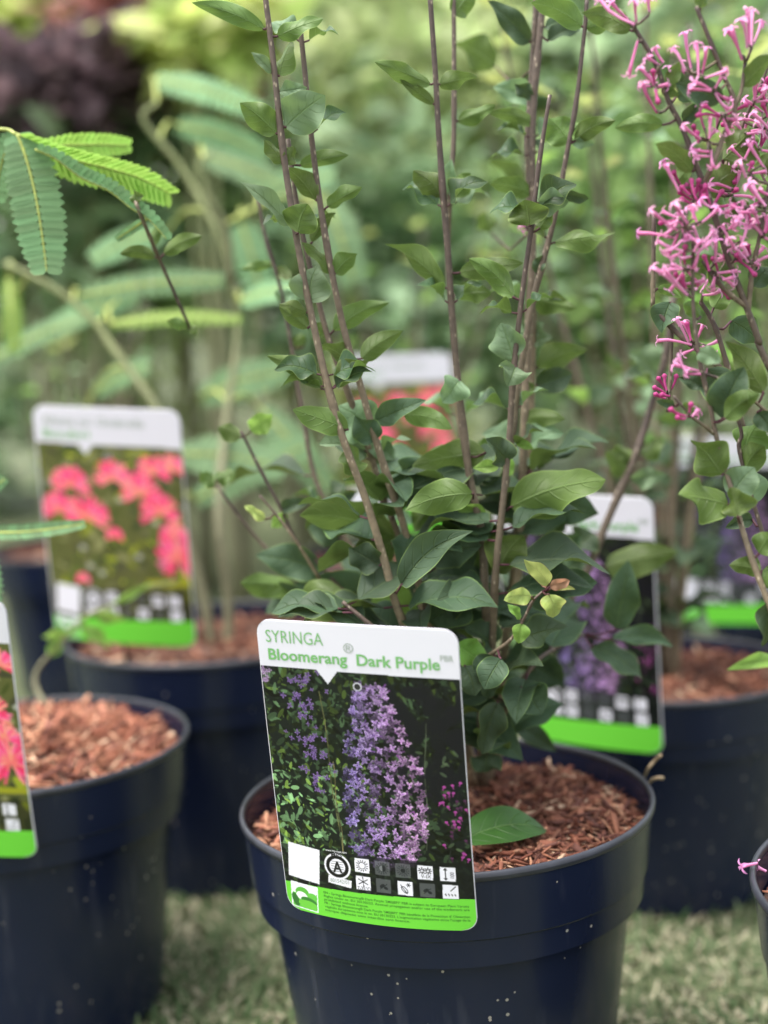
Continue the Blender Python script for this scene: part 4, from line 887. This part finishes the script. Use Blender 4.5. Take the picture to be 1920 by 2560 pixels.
def icons(cv, Wc, Hc, ghosts=True):
    K = (.10, .10, .10); WH = (.91, .90, .94)
    u = Wc * .038; rows = ((.797, (.445, .55, .655, .765, .875), (1, 0, 0, 1, 1)), (.858, (.445, .55, .66, .77, .882), (1, 0, 1, 0, 1)))
    for ri, (t, xs, on) in enumerate(rows):
        for ci, (s_, k) in enumerate(zip(xs, on)):
            x, y = s_ * Wc, (t + (s_ - .445) * .012) * Hc
            cv.box(x, y, u, u, .02, WH if k else (.45, .46, .47), 1 if k else .62)
            fg = K if k else (.14, .15, .16)
            if ri == 0 and ci in (0, 1, 2):
                for q in range(14):
                    a = q * math.pi / 7; cv.line(x + math.cos(a) * u * .58, y + math.sin(a) * u * .58, x + math.cos(a) * u * .85, y + math.sin(a) * u * .85, u * .10, fg)
                cv.ell(x, y, u * .5, u * .5, 0, fg); cv.ell(x + (u * .0), y, u * .42, u * .42, 0, WH if ci == 0 else (.45, .46, .47))
                if ci == 1: cv.box(x + u * .2, y, u * .2, u * .4, 0, fg)
                if ci == 2: cv.ell(x, y, u * .36, u * .36, 0, fg)
            elif ri == 0 and ci == 3:
                for ox in (-.42, .38):
                    for q in range(8):
                        a = q * math.pi / 4; cv.line(x + ox * u, y - u * .25, x + ox * u + math.cos(a) * u * .5, y - u * .25 + math.sin(a) * u * .5, u * .13, fg)
                    cv.ell(x + ox * u, y - u * .25, u * .16, u * .16, 0, WH)
            elif ri == 0 and ci == 4:
                cv.line(x - u * .3, y - u * .8, x - u * .3, y + u * .8, u * .12, fg)
                for sg in (-1, 1):
                    cv.line(x - u * .3, y + sg * u * .85, x - u * .5, y + sg * u * .55, u * .12, fg); cv.line(x - u * .3, y + sg * u * .85, x - u * .1, y + sg * u * .55, u * .12, fg)
            elif ri == 1 and ci == 0:
                for q in range(6):
                    a = q * math.pi / 3 + .5; cv.line(x, y - u * .2, x + math.cos(a) * u * .75, y - u * .2 + math.sin(a) * u * .75, u * .11, fg)
            elif ri == 1 and ci == 2:
                cv.ell(x - u * .1, y + u * .2, u * .6, u * .32, .9, fg); cv.ell(x - u * .1, y + u * .2, u * .48, u * .22, .9, WH); cv.line(x - u * .6, y - u * .5, x + u * .25, y + u * .8, u * .1, fg)
                for q in range(3):
                    a = q * math.pi / 3; cv.line(x + u * .45 - math.cos(a) * u * .3, y - u * .5 - math.sin(a) * u * .3, x + u * .45 + math.cos(a) * u * .3, y - u * .5 + math.sin(a) * u * .3, u * .09, fg)
            elif ri == 1 and ci == 4:
                cv.line(x, y - u * .1, x + u * .7, y - u * .8, u * .12, fg)
                for q in range(4): cv.line(x - u * .7 + q * u * .4, y + u * .3, x - u * .55 + q * u * .4, y + u * .6, u * .12, fg)
            else:
                cv.ell(x - u * .2, y, u * .4, u * .2, -.6, fg); cv.line(x - u * .5, y + u * .5, x + u * .5, y - u * .3, u * .1, fg); cv.ell(x + u * .3, y + u * .3, u * .3, u * .2, .5, fg)
    # certificate roundel
    x, y = .312 * Wc, .812 * Hc; q = Wc * .066
    cv.box(x + q * .1, y + q * 1.25, q * .95, q * .32, .12, WH); cv.ell(x, y, q * 1.08, q * 1.08, 0, WH); cv.ell(x, y, q * .92, q * .92, 0, K); cv.ell(x, y, q * .64, q * .64, 0, WH)
    for k in range(5): cv.line(x - q * .5, y - q * .4 + k * q * .2, x + q * .5, y - q * .4 + k * q * .2, q * .06, (.5, .5, .5))
    # white tile
    cv.box(.125 * Wc, .820 * Hc, Wc * .088, Wc * .098, .10, WH)
def band(cv, Wc, Hc, logo=True):
    gy = lambda s_: (.900 - .013 * s_) * Hc
    m = cv.yy > (.900 - .013 * cv.xx / Wc) * Hc; cv.a[m] = (.44, .82, .25)
    x, y = .108 * Wc, .945 * Hc; h = Wc * .078
    cv.box(x, y, h, h * .95, .06, (.92, .92, .95)); cv.box(x, y + h * .25, h * .9, h * .62, .06, (.42, .76, .30))
    cv.box(x, y - h * .50, h * .9, h * .36, .06, (.92, .92, .95))
    cv.ell(x - h * .15, y - h * .25, h * .5, h * .42, 0, (.38, .70, .27)); cv.ell(x + h * .55, y - h * .05, h * .4, h * .3, 0, (.42, .76, .30)); cv.ell(x - h * .2, y - h * .02, h * .42, h * .3, .2, (.95, .95, .95))
    cv.ell(x - h * .7, y + h * .35, h * .25, h * .5, -.3, (.22, .45, .2)); cv.ell(x + h * .3, y + h * .3, h * .6, h * .28, .2, (.25, .5, .22)); cv.ell(x + h * .2, y + h * .55, h * .7, h * .3, .1, (.45, .78, .28))
def lilac_art(Wc, Hc, seed=1):
    r = np.random.default_rng(seed); cv = Canvas(Wc, Hc, (.09, .11, .10)); W_ = Wc
    for i in range(2600):
        s, t = r.random(), .14 + r.random() * .76; k = (1 - s) ** 1.1
        v = r.uniform(.07, .34) + .26 * k * r.random() + (.1 * k if t > .5 else 0); g = np.array((.72, .95, .66)) if r.random() < .7 else np.array((.8, 1.0, .45))
        if r.random() < .35 + .35 * s: v *= .3
        ln = W_ * r.uniform(.007, .032); cv.ell(s * W_, t * Hc, ln, ln * r.uniform(.22, .5), r.uniform(0, 3.1), g * v * (1.5 if t > .45 and s < .5 else 1.0), .85)
    for i in range(60):
        s, t = r.uniform(.62, 1.0), r.uniform(.2, .55); cv.ell(s * W_, t * Hc, W_ * .05, W_ * .03, r.uniform(0, 3), (.075, .075, .10), .8)
    for (s0, t0, s1, t1, c) in ((.30, .22, .345, .76, (.42, .42, .27)), (.335, .45, .352, .76, (.5, .47, .32)), (.815, .30, .785, .72, (.32, .36, .28)), (.95, .52, .88, .76, (.15, .16, .15)), (.56, .22, .57, .80, (.16, .12, .16))):
        for q in range(12):
            wob = lambda z: .006 * math.sin(z * 9 + s0 * 40)
            a_, b2 = q / 12, (q + 1.1) / 12; cv.line((s0 + (s1 - s0) * a_ + wob(a_)) * W_, (t0 + (t1 - t0) * a_) * Hc, (s0 + (s1 - s0) * b2 + wob(b2)) * W_, (t0 + (t1 - t0) * b2) * Hc, W_ * .005, np.array(c) * r.uniform(.6, 1.05))
    for i in range(26):
        s, t = r.uniform(.68, .98), r.uniform(.35, .75); cv.ell(s * W_, t * Hc, W_ * .02, W_ * .008, r.uniform(0, 3), (.35, .42, .30), .6)
    def flor(x, y, sz, base, edge):
        a0 = r.uniform(0, 6.28); a1 = r.uniform(0, 6.28)
        if r.random() < .5: cv.line(x, y, x + math.cos(a1) * sz * 2.2, y + math.sin(a1) * sz * 2.2, sz * .5, np.array(base) * .8)
        for k in range(4):
            a = a0 + k * 1.571 + r.uniform(-.25, .25); l = sz * r.uniform(.75, 1.1)
            cv.ell(x + math.cos(a) * l * .75, y + math.sin(a) * l * .75, l * .8, l * .36, a, edge); cv.ell(x + math.cos(a) * l * .68, y + math.sin(a) * l * .68, l * .58, l * .2, a, base)
        cv.ell(x, y, sz * .2, sz * .2, 0, np.array(base) * .5)
    for i in range(70):
        s, t = r.normal(.215, .055), r.uniform(.16, .56); 
        if t > .40: s += .03
        flor(s * W_, t * Hc, W_ * r.uniform(.008, .014), (.33, .24, .45), (.56, .45, .68))
    for i in range(14): flor(r.uniform(.0, .05) * W_, r.uniform(.155, .2) * Hc, W_ * .009, (.45, .33, .5), (.75, .65, .78))
    n = 430
    for i in range(n):
        t = .19 + .60 * (i / n) ** .9; 
        half = .05 + .16 * math.sin(min(1, (t - .17) / .42) * 1.57) - .07 * max(0, (t - .66) / .14)
        s = .555 + .035 * math.sin((t - .2) * 4) + r.uniform(-1, 1) * half
        lr = np.clip((s - .55) / .17 * .5 + .5, 0, 1); k = r.random()
        base = np.array((.38, .31, .60)) * (1 - lr) + np.array((.64, .38, .68)) * lr; edge = np.array((.68, .62, .84)) * (1 - lr) + np.array((.92, .78, .92)) * lr
        v = r.uniform(.6, 1.12) * (.55 if k < .35 else 1); flor(s * W_, t * Hc, W_ * r.uniform(.010, .018), base * v, edge * v)
        if r.random() < .3: cv.ell((s + r.uniform(-.03, .03)) * W_, (t + .01) * Hc, W_ * .018, W_ * .012, 0, (.10, .08, .13), .8)
    for i in range(34):
        s, t = r.normal(.93, .04), r.uniform(.50, .76); c = (.62, .26, .55) if r.random() < .7 else (.3, .16, .28)
        a = r.uniform(-2.2, -1.0); cv.line(s * W_, t * Hc, (s + .02 * math.cos(a)) * W_, t * Hc + .02 * W_ * math.sin(a), W_ * .007, np.array(c) * .8); cv.ell((s + .02 * math.cos(a)) * W_, t * Hc + .02 * W_ * math.sin(a), W_ * .009, W_ * .007, 0, c)
    m = cv.yy > .762 * Hc; cv.a[m] = cv.a[m] * .38 + np.array((.045, .05, .055))
    icons(cv, Wc, Hc); band(cv, Wc, Hc); return cv
def albizia_art(Wc, Hc, seed=2):
    r = np.random.default_rng(seed); cv = Canvas(Wc, Hc, (.36, .37, .20)); W_ = Wc
    for i in range(420):
        s, t = r.random(), .14 + r.random() * .76; g = [(.62, .66, .16), (.34, .40, .16), (.22, .26, .14), (.50, .50, .34), (.30, .30, .22)][r.integers(0, 5)]
        ln = W_ * r.uniform(.015, .06); cv.ell(s * W_, t * Hc, ln, ln * r.uniform(.2, .5), r.uniform(0, 3.1), np.array(g) * r.uniform(.7, 1.2), .8)
    for i in range(12): cv.ell(r.random() * W_, (.2 + .55 * r.random()) * Hc, W_ * .025, W_ * .02, 0, (.75, .75, .74), .7)
    def puff(s, t, R, dn=0.):
        x, y = s * W_, t * Hc
        for k in range(150):
            a = r.uniform(math.pi * 1.0 - .5 - dn, math.pi * 2.0 + .5 + dn); l = R * W_ * r.uniform(.55, 1.05)
            c = np.array([(.98, .30, .52), (.97, .45, .62), (.93, .22, .40), (.98, .60, .55)][r.integers(0, 4)])
            cv.line(x, y + R * W_ * .3, x + math.cos(a) * l, y + R * W_ * .3 + math.sin(a) * l, W_ * .012, c)
            cv.line(x, y + R * W_ * .3, x + math.cos(a) * l * .4, y + R * W_ * .3 + math.sin(a) * l * .4, W_ * .012, (.95, .62, .42), .5)
    for p in ((.22, .30, .14), (.52, .265, .13), (.80, .235, .12), (.92, .22, .10), (.70, .32, .14), (.12, .41, .13), (.32, .43, .16), (.82, .40, .14), (.50, .52, .06), (.92, .58, .15, .8), (.90, .50, .10), (.25, .72, .05)): puff(*p)
    m = cv.yy > .765 * Hc; cv.a[m] = cv.a[m] * .62
    cv.box(.85 * W_, .725 * Hc, W_ * .15, W_ * .02, 0, (.62, .62, .16))
    icons(cv, Wc, Hc); band(cv, Wc, Hc); return cv
def to_lin(a):
    a = np.clip(a, 0, 1); return np.where(a <= .04045, a / 12.92, ((a + .055) / 1.055) ** 2.4)
def text2d(s, bold=0., spacing=1.0):
    cu = bpy.data.curves.new('text', 'FONT'); cu.body = s; cu.size = 1; cu.offset = bold; cu.resolution_u = 3; cu.space_character = spacing
    ob = bpy.data.objects.new('text', cu); COL.objects.link(ob); dg = bpy.context.evaluated_depsgraph_get()
    me = bpy.data.meshes.new_from_object(ob.evaluated_get(dg))
    v = np.array([q.co[:2] for q in me.vertices]); f = [tuple(p.vertices) for p in me.polygons]
    bpy.data.objects.remove(ob); bpy.data.curves.remove(cu); bpy.data.meshes.remove(me)
    return v, f
def make_label(pos, yaw, lean, roll, Wl, Hl, label, art, grid, texts, curl=.006, stake=False, hook=True, group='printed plant labels'):
    M = Matrix.Rotation(yaw, 3, 'Z') @ Matrix.Rotation(lean, 3, 'X') @ Matrix.Rotation(roll, 3, 'Y')
    root = thing('plant_label', pos, label, 'plant label', group)
    def lab(s, t, off):
        X = (s - .5) * Wl; Z = (.5 - t) * Hl; k = curl * (.15 + .85 * max(0, t) ** 2)
        return M @ Vector((X, k * (2 * (s - .5)) ** 2 - off, Z)) + Vector(pos)
    # card with rounded corners and a punched hole
    rc = .075; asp = Wl / Hl; TH = .0006
    def inside(s, t):
        x = min(s, 1 - s); y = min(t, 1 - t) / asp
        if x < rc and y < rc: return math.hypot(rc - x, rc - y) <= rc
        return 0 <= s <= 1 and 0 <= t <= 1
    def clampr(s, t):
        x = min(s, 1 - s); y = min(t, 1 - t) / asp
        if x < rc and y < rc:
            d = math.hypot(rc - x, rc - y)
            if d > rc:
                nx, ny = rc - (rc - x) * rc / d, rc - (rc - y) * rc / d
                s = nx if s < .5 else 1 - nx; t = ny * asp if t < .5 else 1 - ny * asp
        return s, t
    nx_, ny_ = 40, 60; mb = MB()
    gx = [0, .006, .015, .03, .05, .075] + [.075 + .85 * i / nx_ for i in range(1, nx_)] + [.925, .95, .97, .985, .994, 1]
    gy = [q * asp for q in (0, .006, .015, .03, .05, .075)]; gy = gy + [gy[-1] + (1 - 2 * gy[-1]) * i / ny_ for i in range(1, ny_)] + [1 - q for q in gy[::-1]]
    vs = []; 
    for off in (0, -TH):
        for t in gy:
            for s in gx: vs.append(lab(*clampr(s, t), off))
    nX, nY = len(gx), len(gy); fs = []; k2 = nX * nY
    for j in range(nY - 1):
        for i in range(nX - 1):
            a = j * nX + i; fs.append((a, a + nX, a + nX + 1, a + 1)); fs.append((k2 + a, k2 + a + 1, k2 + a + nX + 1, k2 + a + nX))
    ring = [i for i in range(nX)] + [j * nX + nX - 1 for j in range(1, nY)] + [(nY - 1) * nX + i for i in range(nX - 2, -1, -1)] + [j * nX for j in range(nY - 2, 0, -1)]
    for a, b_ in zip(ring, ring[1:] + ring[:1]): fs.append((a, b_, b_ + k2, a + k2))
    mb.add(vs, fs); mb.obj('card', MAT['card'], root, uv=False)
    # printed picture
    gw, gh = grid; ss = art.w // gw
    A = art.a[:gh * ss, :gw * ss].reshape(gh, ss, gw, ss, 3).mean((1, 3)); A = to_lin(A)
    S, T = np.meshgrid(np.linspace(0, 1, gw + 1), np.linspace(0, 1, gh + 1))
    cs, ct = np.meshgrid((np.arange(gw) + .5) / gw, (np.arange(gh) + .5) / gh)
    head = .150 + .006 * cs
    tri = (ct < .196 - np.abs(cs - .347) * (.043 / .052)) & (np.abs(cs - .347) < .055)
    hole = ((cs - .495) ** 2 + ((ct - .197) / asp) ** 2) < .022 ** 2
    xx = np.minimum(cs, 1 - cs); yy = np.minimum(ct, 1 - ct) / asp
    cut = (xx < rc) & (yy < rc) & (np.hypot(rc - xx, rc - yy) > rc - .004)
    keep = (ct > head) & ~tri & ~hole & ~cut & (xx > .004)
    X = (S - .5) * Wl; Z = (.5 - T) * Hl; k = curl * (.15 + .85 * T ** 2); Y = k * (2 * (S - .5)) ** 2 - .00012
    V = np.stack([X, Y, Z], -1).reshape(-1, 3) @ np.array(M).T
    idx = np.arange((gh + 1) * (gw + 1)).reshape(gh + 1, gw + 1)
    Fq = np.stack([idx[:-1, :-1], idx[1:, :-1], idx[1:, 1:], idx[:-1, 1:]], -1)[keep]
    link(bpy.data.objects.new('printed_picture', npmesh('printed_picture', V, Fq, MAT['print'], A[keep], smooth=True)), root)
    # punched hole: dark disc
    mb = MB(); q = [lab(.495 + .016 * math.cos(a), .197 + .016 * asp * math.sin(a), .00022) for a in [2 * math.pi * i / 20 for i in range(20)]]
    mb.add(q, [tuple(range(19, -1, -1))]); mb.obj('punched_hole', MAT['black'], root, uv=False)
    for (s, x0, base, wd, ht, mat, bold, rot, part) in texts:
        v, f = text2d(s, bold)
        if len(v) == 0: continue
        v = v - v.min(0) * np.array((1, 0)); sx = wd / max(v[:, 0].max(), 1e-6); sy = ht / .729
        if rot: v = np.stack([-v[:, 1] * sy / sx * 0 + v[:, 0], v[:, 1]], 1)
        mb = MB()
        if rot: pts = [lab(x0 - q[1] * sy, base - q[0] * sx * asp, .00026) for q in v]
        else: pts = [lab(x0 + q[0] * sx, base - q[1] * sy * asp, .00026) for q in v]
        mb.add(pts, f); mb.obj(part, MAT[mat], root, uv=False, smooth=False)
    if hook:      # tab folded over the rim behind the card
        mb = MB(); tube(mb, [lab(.5, .62, -.002), lab(.5, .55, -.012), lab(.5, .60, -.022), lab(.5, .78, -.024)], .0016, 6); mb.obj('hook', MAT['card'], root, uv=False)
    if stake:
        mb = MB(); p = lab(.5, .9, -.002); tube(mb, [lab(.5, .5, -.002), p, Vector((p.x, p.y + .015, .20))], .0022, 8); mb.obj('stake', MAT['black'], root, uv=False)
    return root
la = lilac_art(600, 942); lb = albizia_art(300, 471)
FT = ["EN - Syringa Bloomerang® Dark Purple 'SMSJBP7' PBR is subject to European Plant Variety", "Rights under nr. EU 20130223. Asexual propagation and/or use of the trademark are", "prohibited without license.",
      "FR - Syringa Bloomerang® Dark Purple 'SMSJBP7' PBR bénéficie de la Protection d' Obtention", "végétale européenne sous le no. EU 20130223. L'augmentation végétative et/ou l'usage de la", "marque déposée sont interdits sans licence."]
TX = [('SYRINGA', .045, .072, .295, .066, 'ink', -.004, 0, 'title_text'), ('Bloomerang', .050, .128, .405, .058, 'ink', .022, 0, 'name_text'), ('Dark Purple', .502, .128, .405, .058, 'ink', .022, 0, 'name_text'),
      ('®', .440, .090, .050, .048, 'inkg', 0, 0, 'name_text'), ('PBR', .910, .100, .062, .032, 'inkg', 0, 0, 'name_text'),
      ('A', .287, .832, .052, .062, 'black', .03, 0, 'roundel_text'), ('MPS', .284, .777, .058, .020, 'black', .01, 0, 'roundel_text'), ('www.my-mps.com', .255, .762, .115, .014, 'white', 0, 0, 'roundel_text'), ('801542/01', .268, .869, .10, .022, 'inkg', 0, 0, 'roundel_text'),
      ('V-IX', .743, .819, .05, .020, 'black', 0, 0, 'icon_text'), ('7-35°C', .413, .882, .066, .020, 'black', 0, 0, 'icon_text'), ('100', .905, .814, .032, .020, 'black', 0, 1, 'icon_text')]
WD = (.745, .745, .24, .745, .745, .45)
for i, s in enumerate(FT): TX.append((s, .222, .9165 + .0125 * i, WD[i], .0135, 'inkd', .004, 0, 'fine_print'))
def scaled(pos, k):            # keep the sight line, change the distance with the size
    return CAM + (Vector(pos) - CAM) * k
k = .114 / .125
make_label(scaled((-.0499, -.0766, .2584), k), R_(-20), R_(8), R_(1.9), .114, .1797, 'sharp white headed lilac label hanging on the front pot collar', la, (300, 471), TX, curl=.007)
k = .140 / .125
TA = [('Albizia jul. Ombrella', .06, .075, .70, .058, 'inkg', 0, 0, 'title_text'), ('Boubri', .06, .128, .32, .058, 'ink', .01, 0, 'name_text')]
make_label(scaled((-.2466, .2286, .377), k), R_(-15.5), R_(8.3), R_(4), .140, .2206, 'tall label of pink puff flowers standing in the pot behind', lb, (150, 235), TA, stake=True, hook=False)
k = .1375 / .125
make_label(scaled((.1084, .1404, .2994), k), R_(-31), R_(5.9), R_(1.9), .1375, .2166, 'second purple lilac label half hidden by the main shrub leaves', la, (150, 235), TX[:5])
make_label((-.3473 + .006, .0501 - .014, .2731), R_(-12.2), R_(11.4), R_(4.4), .124, .1954, 'pink puff flower label cut off, on the pale mulch pot', lb, (150, 235), TA)
make_label(at(995, 1110, .86), R_(-8), R_(4), R_(1), .140, .2206, 'far blurred label of pink flowers behind the lilac stems', lb, (100, 157), TA, stake=True, hook=False)
make_label(at(1835, 1330, .585), R_(-6), R_(4), R_(3), .128, .2016, 'dim lilac label behind the second label pot', la, (100, 157), TX[:3], hook=True)

# ------------------------------------------------------------------ loose things
mb = MB(); B = at(*px('G', 120, 1120), -.075); T_ = at(*px('G', 745, 1000), -.055)
leaf(mb, B, T_, Vector((-.05, -.55, 1)), .030, fold=.12, bow=.08, curl=.2, wave=.05, nl=16, nw=4, shape=lambda t: (max(t, 0) ** .7) * (max(1 - t, 0) ** .75) / .37, bowdir=Vector((0, 0, 1)))
tag(mb.obj('fallen_leaf', MAT['fall']), 'glossy green fallen leaf lying on the red brown mulch', 'leaf')
def twig(rows, r, label):
    mb = MB(); tube(mb, spline([onz(u, v, z) for u, v, z in rows], 6), lambda t: r * (.8 + .5 * t), 7); tag(mb.obj('dry_twig', MAT['twig']), label, 'twig')
twig([(1600, 1990, .203), (1625, 1955, .214), (1642, 1945, .222), (1656, 1945, .219)], .0011, 'dry tan twig sticking out over the front pot rim')
twig([(1607, 1950, .205), (1620, 1922, .221), (1636, 1902, .226), (1652, 1888, .232)], .0009, 'grey dry twig leaning behind the tan twig on the rim')
random.seed(3)
fo = floret(onz(1893, 2158, .2225), onz(1855, 2165, .2225), False, 1.2).obj('fallen_floret', MAT['pink'], col=True, uv=False); tag(fo, 'fallen pink floret resting on the pot rim of the flowering lilac', 'floret')
fo = floret(onz(1915, 2178, .2115), onz(1893, 2168, .214), False, 1.2).obj('fallen_floret', MAT['pink'], col=True, uv=False); tag(fo, 'fallen pink floret lying on mulch just inside the rim', 'floret')
